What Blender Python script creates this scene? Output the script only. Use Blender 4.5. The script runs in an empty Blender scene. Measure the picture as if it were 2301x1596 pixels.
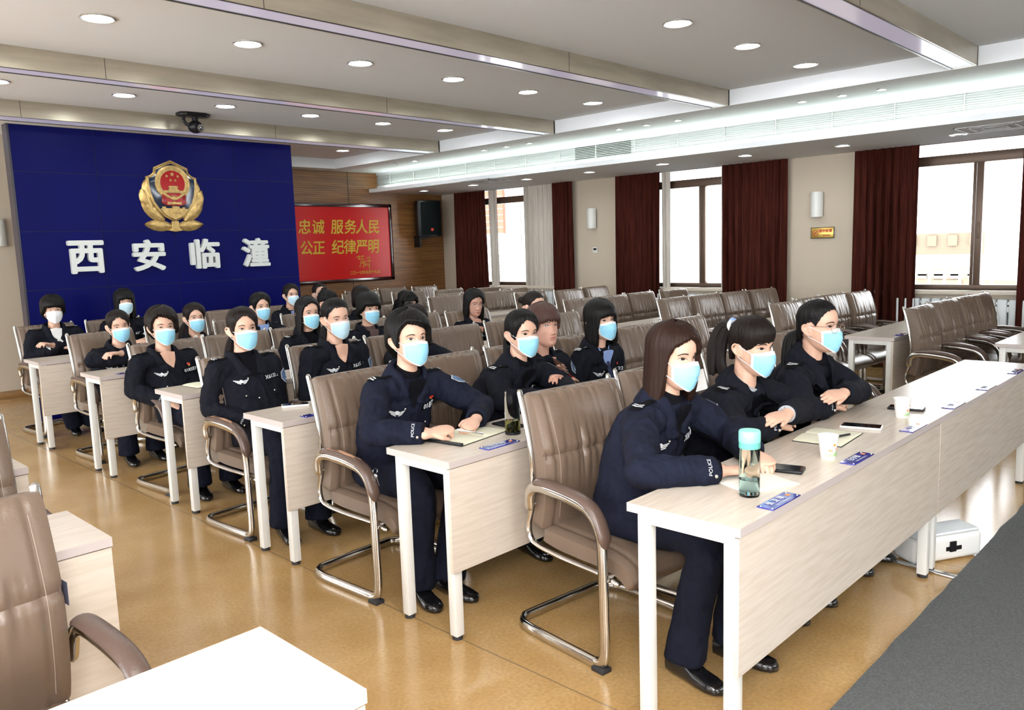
import bpy, bmesh, math, random
import numpy as np
from mathutils import Vector, Matrix, noise
from mathutils.bvhtree import BVHTree
from math import sin, cos, pi, radians as R
sc = bpy.context.scene
COL = sc.collection
random.seed(7)

# ------------------------------------------------------------------ camera, sky, big lights, exposure
def set_camera():
    cd = bpy.data.cameras.new('camera'); co = bpy.data.objects.new('camera', cd); COL.objects.link(co)
    p, y, r = -0.132, 0.804, -0.033
    f = Vector((sin(y)*cos(p), cos(y)*cos(p), sin(p))); rt = Vector((cos(y), -sin(y), 0)); up = rt.cross(f)
    r2 = cos(r)*rt + sin(r)*up; u2 = -sin(r)*rt + cos(r)*up
    m = Matrix((r2, u2, -f)).transposed().to_4x4(); m.translation = (-2.014, -1.066, 1.56)
    co.matrix_world = m
    cd.sensor_width = 36; cd.lens = 1806.3/2301*36; cd.clip_start = 0.05; cd.clip_end = 300
    sc.camera = co
set_camera()
w = bpy.data.worlds.new('sky'); sc.world = w; w.use_nodes = True
w.node_tree.nodes['Background'].inputs[0].default_value = (0.93, 0.97, 1.0, 1)
w.node_tree.nodes['Background'].inputs[1].default_value = 9.0
sc.view_settings.view_transform = 'Standard'; sc.view_settings.look = 'None'
sc.view_settings.exposure = 0.72; sc.view_settings.gamma = 1.0; sc.view_settings.use_curve_mapping = False
cy = sc.cycles
cy.use_denoising = True; cy.max_bounces = 7; cy.diffuse_bounces = 3; cy.glossy_bounces = 3
cy.transmission_bounces = 6; cy.transparent_max_bounces = 6; cy.sample_clamp_indirect = 4; cy.caustics_reflective = False; cy.caustics_refractive = False
def area(name, loc, rot, size, power, col=(1, 1, 1), sy=None):
    l = bpy.data.lights.new(name, 'AREA'); l.energy = power; l.color = col; l.size = size
    if sy: l.shape = 'RECTANGLE'; l.size_y = sy
    o = bpy.data.objects.new(name, l); COL.objects.link(o); o.location = loc; o.rotation_euler = rot
    return o
# the photographer's flash, just above the camera
fl = area('camera_flash', (-2.2, -1.2, 2.05), (0, 0, 0), 0.45, 32, (1, .99, .98))
fl.rotation_euler = (Vector((1.6, 2.0, .9))-Vector(fl.location)).to_track_quat('-Z', 'Y').to_euler()
# added soft light standing in for flash bounced off the ceiling behind the camera
area('bounce_fill', (-1.6, -1.2, 2.95), (0, 0, 0), 2.2, 62, (1, .99, .97))

# ------------------------------------------------------------------ materials
def M(name, rgb, rough=.5, metal=0., noise_amt=0., nscale=8., bump=0., bscale=60., stretch=(1, 1, 1), coat=0., emit=None, es=0., trans=0., ior=1.45, rgb2=None, spec=None, alpha=1., coord='Object', sheen=0., fold=0.):
    m = bpy.data.materials.new(name); m.use_nodes = True; nt = m.node_tree; b = nt.nodes['Principled BSDF']
    b.inputs['Base Color'].default_value = (*rgb, 1); b.inputs['Roughness'].default_value = rough; b.inputs['Metallic'].default_value = metal
    if coat: b.inputs['Coat Weight'].default_value = coat; b.inputs['Coat Roughness'].default_value = .1
    if emit: b.inputs['Emission Color'].default_value = (*emit, 1); b.inputs['Emission Strength'].default_value = es
    if trans: b.inputs['Transmission Weight'].default_value = trans; b.inputs['IOR'].default_value = ior
    if spec is not None: b.inputs['Specular IOR Level'].default_value = spec
    if sheen: b.inputs['Sheen Weight'].default_value = sheen
    if alpha < 1: b.inputs['Alpha'].default_value = alpha
    if noise_amt or bump:
        tc = nt.nodes.new('ShaderNodeTexCoord'); mp = nt.nodes.new('ShaderNodeMapping'); mp.inputs['Scale'].default_value = stretch
        nt.links.new(tc.outputs[coord], mp.inputs[0])
        if noise_amt:
            n = nt.nodes.new('ShaderNodeTexNoise'); n.inputs['Scale'].default_value = nscale; n.inputs['Detail'].default_value = 4
            nt.links.new(mp.outputs[0], n.inputs['Vector'])
            mx = nt.nodes.new('ShaderNodeMix'); mx.data_type = 'RGBA'
            c2 = rgb2 or tuple(c*(1-noise_amt) for c in rgb); c1 = tuple(min(1, c*(1+noise_amt*.6)) for c in rgb) if not rgb2 else rgb
            mx.inputs[6].default_value = (*c1, 1); mx.inputs[7].default_value = (*c2, 1)
            rp = nt.nodes.new('ShaderNodeMapRange'); rp.inputs[1].default_value = .35; rp.inputs[2].default_value = .65
            nt.links.new(n.outputs[0], rp.inputs[0]); nt.links.new(rp.outputs[0], mx.inputs[0]); nt.links.new(mx.outputs[2], b.inputs['Base Color'])
        if bump:
            n2 = nt.nodes.new('ShaderNodeTexNoise'); n2.inputs['Scale'].default_value = bscale; n2.inputs['Detail'].default_value = 3
            nt.links.new(mp.outputs[0], n2.inputs['Vector'])
            bp = nt.nodes.new('ShaderNodeBump'); bp.inputs['Strength'].default_value = bump; bp.inputs['Distance'].default_value = .01
            nt.links.new(n2.outputs[0], bp.inputs['Height']); nt.links.new(bp.outputs[0], b.inputs['Normal'])
    if fold:
        tc = nt.nodes.new('ShaderNodeTexCoord'); n3 = nt.nodes.new('ShaderNodeTexNoise'); n3.inputs['Scale'].default_value = 8; n3.inputs['Detail'].default_value = 2; n3.inputs['Distortion'].default_value = .5
        mp = nt.nodes.new('ShaderNodeMapping'); mp.inputs['Scale'].default_value = (1.2, 1.2, .7); nt.links.new(tc.outputs['Object'], mp.inputs[0]); nt.links.new(mp.outputs[0], n3.inputs['Vector'])
        bp3 = nt.nodes.new('ShaderNodeBump'); bp3.inputs['Strength'].default_value = fold; bp3.inputs['Distance'].default_value = .05; nt.links.new(n3.outputs[0], bp3.inputs['Height'])
        if b.inputs['Normal'].links: nt.links.new(bp3.outputs[0], b.inputs['Normal'].links[0].from_node.inputs['Normal'])
        else: nt.links.new(bp3.outputs[0], b.inputs['Normal'])
    return m

mt = {}
mt['leather'] = M('taupe_leather', (.142, .098, .07), .33, bump=.12, bscale=90, noise_amt=.06, nscale=6)
mt['pad'] = M('armrest_leather', (.098, .062, .048), .33, bump=.1, bscale=90)
mt['worn'] = M('worn_leather', (.5, .28, .17), .7)
mt['chrome'] = M('chrome', (.62, .6, .57), .13, 1.)
mt['rubber'] = M('black_rubber', (.02, .02, .022), .6)
mt['stitch'] = M('stitch', (.3, .23, .18), .7)
mt['tabletop'] = M('beech_laminate', (.61, .535, .455), .26, noise_amt=.09, nscale=5, stretch=(1.2, 14, 14), rgb2=(.545, .465, .385))
mt['edge'] = M('laminate_edging', (.47, .41, .39), .4)
mt['white'] = M('white_paint', (.73, .73, .7), .35)
mt['ceil'] = M('ceiling_paint', (.86, .885, .92), .9)
mt['wall'] = M('beige_wallpaper', (.52, .44, .345), .75, bump=.1, bscale=300)
mt['blue'] = M('blue_wall_panel', (.0012, .0022, .078), .4, spec=.1, noise_amt=.1, nscale=1.2)
mt['bluegap'] = M('panel_gap', (.006, .006, .012), .6)
mt['blueside'] = M('dark_cabinet_side', (.022, .02, .035), .35)
mt['bronze'] = M('brushed_bronze', (.43, .38, .30), .3, .6, noise_amt=.12, nscale=2.5, stretch=(.8, 1, 6))
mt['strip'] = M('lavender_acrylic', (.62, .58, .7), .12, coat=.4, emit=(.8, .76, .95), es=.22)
mt['trimdark'] = M('dark_trim', (.02, .02, .02), .4)
mt['lamp'] = M('lamp_diffuser', (1, 1, 1), .5, emit=(.93, 1, .99), es=60.)
mt['lampdim'] = M('lamp_diffuser_dim', (.9, .9, .9), .5, emit=(.95, 1, .98), es=2.5)
mt['tube'] = M('cove_tube', (1, 1, 1), .5, emit=(.86, 1, .9), es=17.)
mt['ring'] = M('satin_ring', (.7, .7, .7), .25, .8)
mt['slat'] = M('grille_white', (.72, .75, .72), .45)
mt['curtain'] = M('maroon_velvet', (.052, .011, .007), .9, noise_amt=.45, nscale=7, stretch=(1, 9, .35), spec=.1)
mt['sheer'] = M('sheer_cloth', (.55, .5, .44), .9, noise_amt=.1, nscale=10, stretch=(1, 9, .4), trans=.0)
mt['sill'] = M('cream_sill', (.62, .54, .45), .4)
mt['frame'] = M('bronze_frame', (.12, .075, .05), .4, .3)
mt['radiator'] = M('radiator_white', (.7, .74, .76), .4)
mt['black'] = M('black_plastic', (.006, .006, .007), .4, spec=.3)
mt['grillecloth'] = M('speaker_cloth', (.003, .005, .005), .8, bump=.3, bscale=400, spec=.1)
mt['red'] = M('red_board', (.55, .006, .006), .3, spec=.3)
mt['rosewood'] = M('rosewood_frame', (.03, .006, .005), .18, coat=.5)
mt['yellow'] = M('yellow_letters', (.62, .42, .03), .5)
mt['letter'] = M('white_letters', (.62, .64, .62), .3)
mt['gold'] = M('gold_relief', (.52, .35, .13), .36, .6, noise_amt=.25, nscale=25)
mt['navyenamel'] = M('navy_enamel', (.004, .014, .04), .15, coat=.5)
mt['redenamel'] = M('red_enamel', (.36, .004, .008), .12, coat=.5)
mt['carpet'] = M('grey_carpet', (.1, .105, .105), .95, noise_amt=.25, nscale=120, bump=.5, bscale=350, coord='Object')
mt['skirting'] = M('wood_skirting', (.24, .12, .035), .4, noise_amt=.2, nscale=6, stretch=(1, 1, 8))
mt['glassw'] = M('clear_window_glass', (1, 1, 1), .0, trans=1., ior=1.02, spec=.1)
mt['plate'] = M('blue_name_plate', (.015, .02, .26), .08, coat=.8)
mt['txtw'] = M('white_print', (.75, .77, .85), .5)
mt['orange'] = M('orange_print', (.75, .25, .05), .5)
mt['paper'] = M('paper', (.78, .77, .7), .8)
mt['cream'] = M('cream_paper', (.74, .72, .56), .8)
mt['rule'] = M('ruled_line', (.42, .44, .46), .8)
mt['ink'] = M('ink', (.03, .03, .05), .6)
mt['mint'] = M('mint_plastic', (.23, .66, .53), .35)
mt['mintd'] = M('mint_collar', (.12, .42, .36), .35)
mt['mintglass'] = M('mint_glass', (.9, 1, .97), .02, trans=1., ior=1.1)
mt['water'] = M('water', (.93, 1, .98), .0, trans=1., ior=1.14)
mt['glass'] = M('glass', (.98, 1, .99), .02, trans=1., ior=1.1)
mt['tea'] = M('green_tea', (.8, .74, .25), .05, trans=.85, ior=1.12)
mt['leaf'] = M('tea_leaves', (.2, .2, .03), .7)
mt['screen'] = M('phone_screen', (.008, .008, .01), .06, coat=1.)
mt['silver'] = M('silver', (.7, .7, .7), .2, 1.)
mt['phonew'] = M('white_phone', (.75, .75, .73), .3)
mt['cup'] = M('paper_cup', (.82, .8, .76), .6)
mt['green'] = M('green_print', (.25, .45, .15), .6)
mt['pinkp'] = M('pink_print', (.75, .4, .38), .6)
mt['brass'] = M('brass_sign', (.6, .4, .1), .3, .7)
mt['redt'] = M('red_print', (.55, .03, .02), .5)
mt['build'] = M('pale_building', (.8, .8, .8), .9)
mt['buildo'] = M('ochre_building', (.085, .064, .042), .9)
mt['brick'] = M('red_brick_outside', (.22, .04, .02), .9)
mt['winout'] = M('outside_window', (.05, .045, .04), .6)
mt['ventgrey'] = M('vent_grey', (.42, .42, .42), .6)

def floor_mat():
    m = M('linoleum', (.47, .295, .125), .2, noise_amt=.3, nscale=3.2, rgb2=(.405, .24, .09), coat=.25); nt = m.node_tree; b = nt.nodes['Principled BSDF']
    b.inputs['Coat Roughness'].default_value = .18
    src = b.inputs['Base Color'].links[0].from_socket
    tc = nt.nodes.new('ShaderNodeTexCoord')
    n = nt.nodes.new('ShaderNodeTexNoise'); n.inputs['Scale'].default_value = 70; n.inputs['Detail'].default_value = 3; nt.links.new(tc.outputs['Object'], n.inputs['Vector'])
    mr = nt.nodes.new('ShaderNodeMapRange'); mr.inputs[1].default_value = .3; mr.inputs[2].default_value = .7; mr.inputs[3].default_value = .86; mr.inputs[4].default_value = 1.1
    nt.links.new(n.outputs[0], mr.inputs[0])
    mul = nt.nodes.new('ShaderNodeVectorMath'); mul.operation = 'SCALE'; nt.links.new(src, mul.inputs[0]); nt.links.new(mr.outputs[0], mul.inputs['Scale'])
    # welded sheet joints every two metres
    sp = nt.nodes.new('ShaderNodeSeparateXYZ'); nt.links.new(tc.outputs['Object'], sp.inputs[0])
    def ch(op, a, bv=None):
        q = nt.nodes.new('ShaderNodeMath'); q.operation = op; nt.links.new(a, q.inputs[0])
        if bv is not None: q.inputs[1].default_value = bv
        return q.outputs[0]
    l1 = ch('LESS_THAN', ch('ABSOLUTE', ch('SUBTRACT', ch('FRACT', ch('MULTIPLY', ch('SUBTRACT', sp.outputs[0], .03-1.), .5)), .5)), .0016)
    mx = nt.nodes.new('ShaderNodeMix'); mx.data_type = 'RGBA'; mx.inputs[7].default_value = (.22, .15, .08, 1)
    nt.links.new(l1, mx.inputs[0]); nt.links.new(mul.outputs[0], mx.inputs[6]); nt.links.new(mx.outputs[2], b.inputs['Base Color'])
    return m
mt['floor'] = floor_mat()

def slat_wood():
    m = M('slatted_wood', (.26, .115, .034), .38, noise_amt=.3, nscale=3, stretch=(.6, .6, 14), rgb2=(.16, .065, .02)); nt = m.node_tree; b = nt.nodes['Principled BSDF']
    src = b.inputs['Base Color'].links[0].from_socket
    tc = nt.nodes.new('ShaderNodeTexCoord'); sp = nt.nodes.new('ShaderNodeSeparateXYZ'); nt.links.new(tc.outputs['Object'], sp.inputs[0])
    def ch(op, a, bv=None):
        q = nt.nodes.new('ShaderNodeMath'); q.operation = op; nt.links.new(a, q.inputs[0])
        if bv is not None: q.inputs[1].default_value = bv
        return q.outputs[0]
    g = ch('LESS_THAN', ch('FRACT', ch('MULTIPLY', sp.outputs[2], 1/.034)), .12)
    mx = nt.nodes.new('ShaderNodeMix'); mx.data_type = 'RGBA'; mx.inputs[7].default_value = (.035, .015, .007, 1)
    nt.links.new(g, mx.inputs[0]); nt.links.new(src, mx.inputs[6]); nt.links.new(mx.outputs[2], b.inputs['Base Color'])
    bp = nt.nodes.new('ShaderNodeBump'); bp.inputs['Strength'].default_value = .6; bp.inputs['Distance'].default_value = .01; bp.invert = True
    nt.links.new(g, bp.inputs['Height']); nt.links.new(bp.outputs[0], b.inputs['Normal'])
    return m
mt['slatwood'] = slat_wood()

# ------------------------------------------------------------------ mesh helpers
class MB:
    def __init__(s): s.v = []; s.f = []; s.m = []; s.uv = {}
    def add(s, vs, fs, mat=0):
        o = len(s.v); s.v.extend(Vector(p) for p in vs); s.f.extend(tuple(i+o for i in f) for f in fs); s.m.extend([mat]*len(fs)); return o
    def box(s, x0, x1, y0, y1, z0, z1, mat=0):
        s.add([(x, y, z) for z in (z0, z1) for y in (y0, y1) for x in (x0, x1)], [(0, 2, 3, 1), (4, 5, 7, 6), (0, 1, 5, 4), (2, 6, 7, 3), (0, 4, 6, 2), (1, 3, 7, 5)], mat)
    def grid(s, rows, cu=False, mat=0, cap0=False, cap1=False, uv=False):
        n = len(rows[0]); k = len(rows); fs = []
        for i in range(k-1):
            for j in range(n if cu else n-1):
                j2 = (j+1) % n; fs.append((i*n+j, i*n+j2, (i+1)*n+j2, (i+1)*n+j))
        if cap0: fs.append(tuple(range(n-1, -1, -1)))
        if cap1: fs.append(tuple((k-1)*n+j for j in range(n)))
        o = s.add([p for r in rows for p in r], fs, mat)
        if uv:
            for i in range(k):
                for j in range(n): s.uv[o+i*n+j] = (j/n, i/k)
    def tube(s, path, rad, n=10, mat=0, up=None, round_ends=False):
        path = [Vector(p) for p in path]; k = len(path)
        rads = list(rad) if isinstance(rad, (list, tuple)) and not (isinstance(rad, tuple) and len(rad) == 2 and not isinstance(rad[0], (tuple, list)) and k != 2) else [rad]*k
        if isinstance(rad, tuple): rads = [rad]*k
        T = []
        for i in range(k):
            a = path[max(0, i-1)]; b = path[min(k-1, i+1)]; T.append((b-a).normalized())
        u = Vector(up) if up is not None else (Vector((0, 0, 1)) if abs(T[0].z) < .9 else Vector((1, 0, 0)))
        rows = []
        for i in range(k):
            t = T[i]; u = (u-t*u.dot(t))
            if u.length < 1e-6: u = t.orthogonal()
            u.normalize(); w_ = t.cross(u); r = rads[i]; ra, rb = (r, r) if not isinstance(r, (tuple, list)) else r
            rows.append((path[i], t, u.copy(), w_, ra, rb))
        out = []
        def ring(c, u, w_, ra, rb): return [c+u*(ra*cos(2*pi*j/n))+w_*(rb*sin(2*pi*j/n)) for j in range(n)]
        if round_ends:
            c, t, u0, w0, ra, rb = rows[0]
            for a in (80, 55, 28): out.append(ring(c-t*(max(ra, rb)*sin(R(a))), u0, w0, ra*cos(R(a)), rb*cos(R(a))))
        for c, t, u0, w0, ra, rb in rows: out.append(ring(c, u0, w0, ra, rb))
        if round_ends:
            c, t, u0, w0, ra, rb = rows[-1]
            for a in (28, 55, 80): out.append(ring(c+t*(max(ra, rb)*sin(R(a))), u0, w0, ra*cos(R(a)), rb*cos(R(a))))
        s.grid(out, True, mat, True, True)
    def ell(s, c, r, rot=None, nu=16, nv=10, mat=0):
        c = Vector(c); rows = []
        for i in range(1, nv):
            th = pi*i/nv; rows.append([(rot or Matrix.Identity(3)) @ Vector((r[0]*sin(th)*cos(2*pi*j/nu), r[1]*sin(th)*sin(2*pi*j/nu), -r[2]*cos(th)))+c for j in range(nu)])
        s.grid(rows, True, mat, True, True)
    def prism(s, poly, y0, y1, mat=0, axes='xz'):
        n = len(poly)
        def P(a, b, d): return {'xz': (a, d, b), 'yz': (d, a, b), 'xy': (a, b, d)}[axes]
        s.add([P(a, b, y0) for a, b in poly]+[P(a, b, y1) for a, b in poly], [tuple(range(n-1, -1, -1)), tuple(range(n, 2*n))]+[(i, (i+1) % n, n+(i+1) % n, n+i) for i in range(n)], mat)
    def disc(s, c, r, z, n=20, mat=0): s.prism([(c[0]+r*cos(2*pi*i/n), c[1]+r*sin(2*pi*i/n)) for i in range(n)], z, z+.0006, mat, 'xy')
    def mesh(s, name, mats, smooth=True, bevel=0., angle=38, seg=2):
        me = bpy.data.meshes.new(name); me.from_pydata(s.v, [], s.f)
        for m in (mats if isinstance(mats, (list, tuple)) else [mats]): me.materials.append(m)
        for p, k in zip(me.polygons, s.m): p.material_index = k
        if s.uv:
            l = me.uv_layers.new(name='uv')
            for lp in me.loops: l.data[lp.index].uv = s.uv.get(lp.vertex_index, (0, 0))
        bm = bmesh.new(); bm.from_mesh(me); bmesh.ops.recalc_face_normals(bm, faces=bm.faces)
        if bevel: bmesh.ops.bevel(bm, geom=[e for e in bm.edges if e.is_manifold and e.calc_face_angle(0) > .5], offset=bevel, segments=seg, affect='EDGES', profile=.5, clamp_overlap=True)
        bm.to_mesh(me); bm.free()
        if smooth: me.shade_smooth(); me.set_sharp_from_angle(angle=R(angle))
        return me
    def build(s, name, mats, parent=None, **kw):
        o = bpy.data.objects.new(name, s.mesh(name, mats, **kw)); COL.objects.link(o)
        if parent: o.parent = parent
        return o
    def bvh(s): return BVHTree.FromPolygons([tuple(p) for p in s.v], s.f)

def tag(o, label=None, cat=None, group=None, kind=None):
    if label: o['label'] = label
    if cat: o['category'] = cat
    if group: o['group'] = group
    if kind: o['kind'] = kind
    return o
def empty(name, loc, rz=0, label=None, cat=None, group=None):
    o = bpy.data.objects.new(name, None); COL.objects.link(o); o.location = loc; o.rotation_euler = (0, 0, rz); o.empty_display_size = .1
    return tag(o, label, cat, group)
def copy_tree(o, parent=None):
    c = o.copy(); COL.objects.link(c)
    if parent: c.parent = parent
    for ch in list(o.children): copy_tree(ch, c)
    return c
def struct(name, mb, m, **kw): return tag(mb.build(name, m, **kw), kind='structure')
def bx(x0, x1, y0, y1, z0, z1):
    b = MB(); b.box(x0, x1, y0, y1, z0, z1); return b
def text_mesh(s, size, depth=0., bold=0., shear=0., align='CENTER', spacing=1.):
    vs, fs = text_mesh0(s, size, depth, 0, shear, align, spacing)
    if bold < .0003 or size < .02: return vs, fs
    V_, F_ = [], []
    for q, (dx, dy) in enumerate(((-1, 0), (1, 0), (0, 1), (0, -1), (.7, .7), (-.7, .7), (.7, -.7), (-.7, -.7))):
        o = len(V_); V_ += [v+Vector((dx*bold, dy*bold, q*.00025*(1 if v.z >= 0 else -1))) for v in vs]; F_ += [tuple(i+o for i in f) for f in fs]
    return V_, F_
def text_mesh0(s, size, depth=0., bold=0., shear=0., align='CENTER', spacing=1.):
    """(verts, faces) of a line of text in the xy plane"""
    c = bpy.data.curves.new('txt', 'FONT'); c.body = s; c.size = size; c.extrude = depth; c.offset = bold; c.shear = shear
    c.align_x = align; c.align_y = 'CENTER'; c.space_character = spacing; c.resolution_u = 3
    o = bpy.data.objects.new('txt', c); COL.objects.link(o); bpy.context.view_layer.update()
    me = bpy.data.meshes.new_from_object(o.evaluated_get(bpy.context.evaluated_depsgraph_get()))
    vs = [v.co.copy() for v in me.vertices]; fs = [tuple(p.vertices) for p in me.polygons]
    COL.objects.unlink(o); bpy.data.objects.remove(o); bpy.data.curves.remove(c); bpy.data.meshes.remove(me)
    return vs, fs
def smooth_path(pts, n=6):
    P = [Vector(p) for p in pts]; P = [P[0]*2-P[1]]+P+[P[-1]*2-P[-2]]; out = []
    for i in range(1, len(P)-2):
        for k in range(n):
            t = k/n; a, b, c, d = P[i-1:i+3]
            out.append(.5*((2*b)+(c-a)*t+(2*a-5*b+4*c-d)*t*t+(3*b-a-3*c+d)*t**3))
    out.append(P[-2]); return out

# ------------------------------------------------------------------ room shell
struct('floor', bx(-5.3, 8.2, -5.15, 10.4, -.1, 0), mt['floor'])
def pierced(name, fn, spans, lo, hi, z0=.85, z1=2.75, sills=None):
    b = MB(); c = lo
    for i_, (a, d) in enumerate(spans): fn(b, c, a, 0, 3.2); fn(b, a, d, 0, sills[i_] if sills else z0); fn(b, a, d, z1, 3.2); c = d
    fn(b, c, hi, 0, 3.2); struct(name, b, mt['wall'], smooth=False)
    b = MB()
    for a, d in spans:
        for k in range(4): q = a+(d-a-.05)*k/3; fn(b, q, q+.05, z0, z1)
        fn(b, a, d, 2.2, 2.26)
    return b
LW = [(-4.4, -1.4), (-.6, 2.4), (3.2, 6.2), (7.0, 9.6)]  # windows added in the unseen left wall to bring daylight onto the ceiling
b = pierced('wall_left', lambda b, a, d, z0, z1: b.box(-5.3, -5.15, a, d, z0, z1), LW, -5, 10.4)
struct('window_4', b, mt['frame'])
b = pierced('wall_front', lambda b, a, d, z0, z1: b.box(a, d, -5.15, -5, z0, z1), [(-4.4, -1.4), (1.6, 6.8)], -5.3, 8.2, sills=[.85, 2.05])  # added window and high opening behind the camera, brightening the ceiling
struct('window_5', b, mt['frame'])
struct('wall_back', bx(-5.3, 3.2, 10.25, 10.35, 0, 3.2), mt['wall'])
b = MB(); b.box(3.2, 8.2, 10.25, 10.35, 0, 3.2)
wb = struct('wall_back_wood', b, mt['slatwood'])
b = MB(); b.box(5.94, 5.948, 10.243, 10.25, 0, 2.9); b.box(3.9, 3.908, 10.243, 10.25, 0, 2.9); struct('trim_1', b, mt['trimdark'], smooth=False)
struct('wall_column', bx(.52, 3.2, 9.7, 10.25, 0, 3.2), mt['wall'])
b = MB(); b.box(.5, 3.2, 9.685, 9.7, 0, .09); b.box(.505, .52, 9.7, 10.25, 0, .09); struct('baseboard_column', b, mt['skirting'], bevel=.003)
# ceiling: raised tray, lower border, soffit over the windows
YB0, YB1 = -5, 10.25
b = MB()
b.box(-4.6, 5.5, -4, 9.93, 3.05, 3.15); b.box(5.5, 6.6, YB0, YB1, 2.9, 3.15); b.box(-5.3, 5.5, 9.93, YB1, 2.9, 3.15); b.box(-5.3, -4.6, YB0, 9.93, 2.9, 3.15); b.box(-4.6, 5.5, YB0, -4, 2.9, 3.15)
struct('ceiling', b, mt['ceil'], smooth=False)
b = MB(); b.box(6.37, 8.0, YB0, YB1, 2.57, 2.585); b.box(6.37, 6.385, YB0, YB1, 2.585, 2.63); b.box(6.62, 8.0, YB0, YB1, 2.585, 2.9); b.box(6.54, 6.62, YB0, YB1, 2.585, 2.68); b.box(6.54, 6.62, YB0, YB1, 2.865, 2.9)
struct('ceiling_soffit', b, mt['ceil'], smooth=False)
# window wall with three openings
WIN = [(7.35, 9.35), (3.95, 5.95), (.35, 2.45)]
b = MB(); ys = [-5, .35, 2.45, 3.95, 5.95, 7.35, 9.35, 10.25]
for i in range(0, 8, 2): b.box(8.0, 8.2, ys[i], ys[i+1], 0, 2.9)
for y0, y1 in WIN: b.box(8.0, 8.2, y0, y1, 0, .93); b.box(8.0, 8.2, y0, y1, 2.62, 2.9)
struct('wall_right', b, mt['wall'], smooth=False)
b = MB(); b.box(7.985, 8.0, -5, 10.25, 0, .09); struct('baseboard_right', b, mt['skirting'])
for k, (y0, y1) in enumerate(WIN):
    my = {0: 8.1, 1: 4.86, 2: 1.42}[k]
    b = MB(); x0, x1 = 8.08, 8.14
    b.box(x0, x1, y0, y0+.06, .93, 2.62); b.box(x0, x1, y1-.06, y1, .93, 2.62); b.box(x0, x1, y0, y1, .93, .985); b.box(x0, x1, y0, y1, 2.57, 2.62); b.box(x0, x1, y0, y1, 2.33, 2.44)
    b.box(x0-.01, x1, my-.035, my+.035, .985, 2.33); b.box(x0+.01, x1, my+.045, my+.075, .985, 2.33); b.box(x0-.02, x0, my-.012, my+.012, 1.5, 1.68)
    wo = struct('window_%d' % (k+1), b, mt['frame'], bevel=.004)
    g = bx(8.105, 8.111, y0+.05, y1-.05, .98, 2.6).build('window_pane', mt['glassw'], wo)
    s_ = bx(7.93, 8.1, y0-.06, y1+.06, .88, .93).build('window_sill', mt['sill'], wo, bevel=.008)

# exterior seen through the panes
def ext(name, mats, label, fn):
    b = MB(); fn(b); return tag(b.build(name, mats, smooth=False), label, 'building')
def f_brick(b):
    b.box(13.3, 15, 9, 24, -6, 12, 0)
    for z in (2.2, 1.7, 3.2): b.box(13.27, 13.3, 13.2, 13.42, z, z+.3, 1)
    b.box(13.2, 13.3, 13.76, 16, 1.95, 12, 2)
    for i in range(40): b.box(13.195, 13.2, 13.76, 16, 1.95+i*.16, 1.965+i*.16, 0)
ext('building', [mt['build'], mt['winout'], mt['brick']], 'white building with red brick corner seen through the far left window', f_brick)
def f_roofs(b):
    b.box(34, 44, -6, 14, -8, .2, 0); b.box(40, 52, 0, 22, -8, 2.2, 0); b.box(33.95, 34, 7.6, 14, -.75, -.2, 1); b.box(39.9, 40, 9, 13, .6, 1.6, 1)
    for i in range(10): b.box(33.9, 34, -5+i*1.9, -3.9+i*1.9, -.7, -.3, 1)
    for i in range(9): b.box(33.9, 34, 7.75+i*.62, 8.1+i*.62, -.25, -.02, 2)
    b.box(33.9, 34.02, 7.6, 14, .1, .16, 1); b.box(33.9, 34.02, 7.6, 14, -.12, -.06, 1)
    for i in range(5): b.box(39.8, 40, 9.2+i*.9, 9.6+i*.9, 1.0, 1.5, 1)
ext('building', [mt['build'], mt['buildo'], mt['winout']], 'pale rooftops with ochre walls seen through the right window', f_roofs)
b = MB()
for i in range(50): b.box(20, 20.06, 4+i*.35, 4.05+i*.35, -.6, .75)
b.box(19.98, 20.08, 4, 21.5, .75, .85)
tag(b.build('roof_railing', mt['build'], smooth=False), 'white roof railing seen through the middle window', 'railing')
ac = empty('air_conditioner', (13.09, 13.62, 1.1), 0, 'outdoor air conditioner seen through the far left window', 'air conditioner')
bx(-.2, .2, -.18, .18, -.36, .36).build('casing', mt['radiator'], ac, bevel=.02)
b = MB()
for i in range(8):
    for j in range(2): b.box(-.215, -.2, -.13+j*.12, -.04+j*.12, -.33+i*.082, -.27+i*.082)
b.build('fan_grille', mt['winout'], ac, smooth=False)

# ------------------------------------------------------------------ ceiling beams with pale strips
BEAMS = [(.84, .2, 'nearest the camera, cut off by the top right of the photo'), (3.05, .2, 'second from the camera'), (5.34, .2, 'third from the camera'), (7.42, .28, 'above the blue wall')]
for yy, wd, lab in BEAMS:
    e = empty('ceiling_beam', (0, yy, 2.9), 0, 'bronze clad ceiling beam with pale strip, '+lab, 'beam', 'bronze ceiling beams')
    b = MB(); b.box(-4.6, 5.5, 0, .012, 0, .15); b.box(-4.6, 5.5, wd-.012, wd, 0, .15); b.box(5.48, 5.5, 0, wd, 0, .15)
    b.build('cladding', mt['bronze'], e, smooth=False)
    b = MB(); b.box(-4.6, 5.48, .012, wd-.012, .004, .03); b.build('lavender_strip', mt['strip'], e, smooth=False)  # pale underside strip, its material has a weak emission
    b = MB(); b.box(-4.6, 5.48, .012, .018, -.002, .03); b.box(-4.6, 5.48, wd-.02, wd-.012, -.002, .03)
    for x in (-2.2, .4, 3.0): b.box(x, x+.004, -.0012, 0, 0, .15)
    b.build('edge_trim', mt['trimdark'], e, smooth=False)

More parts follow.
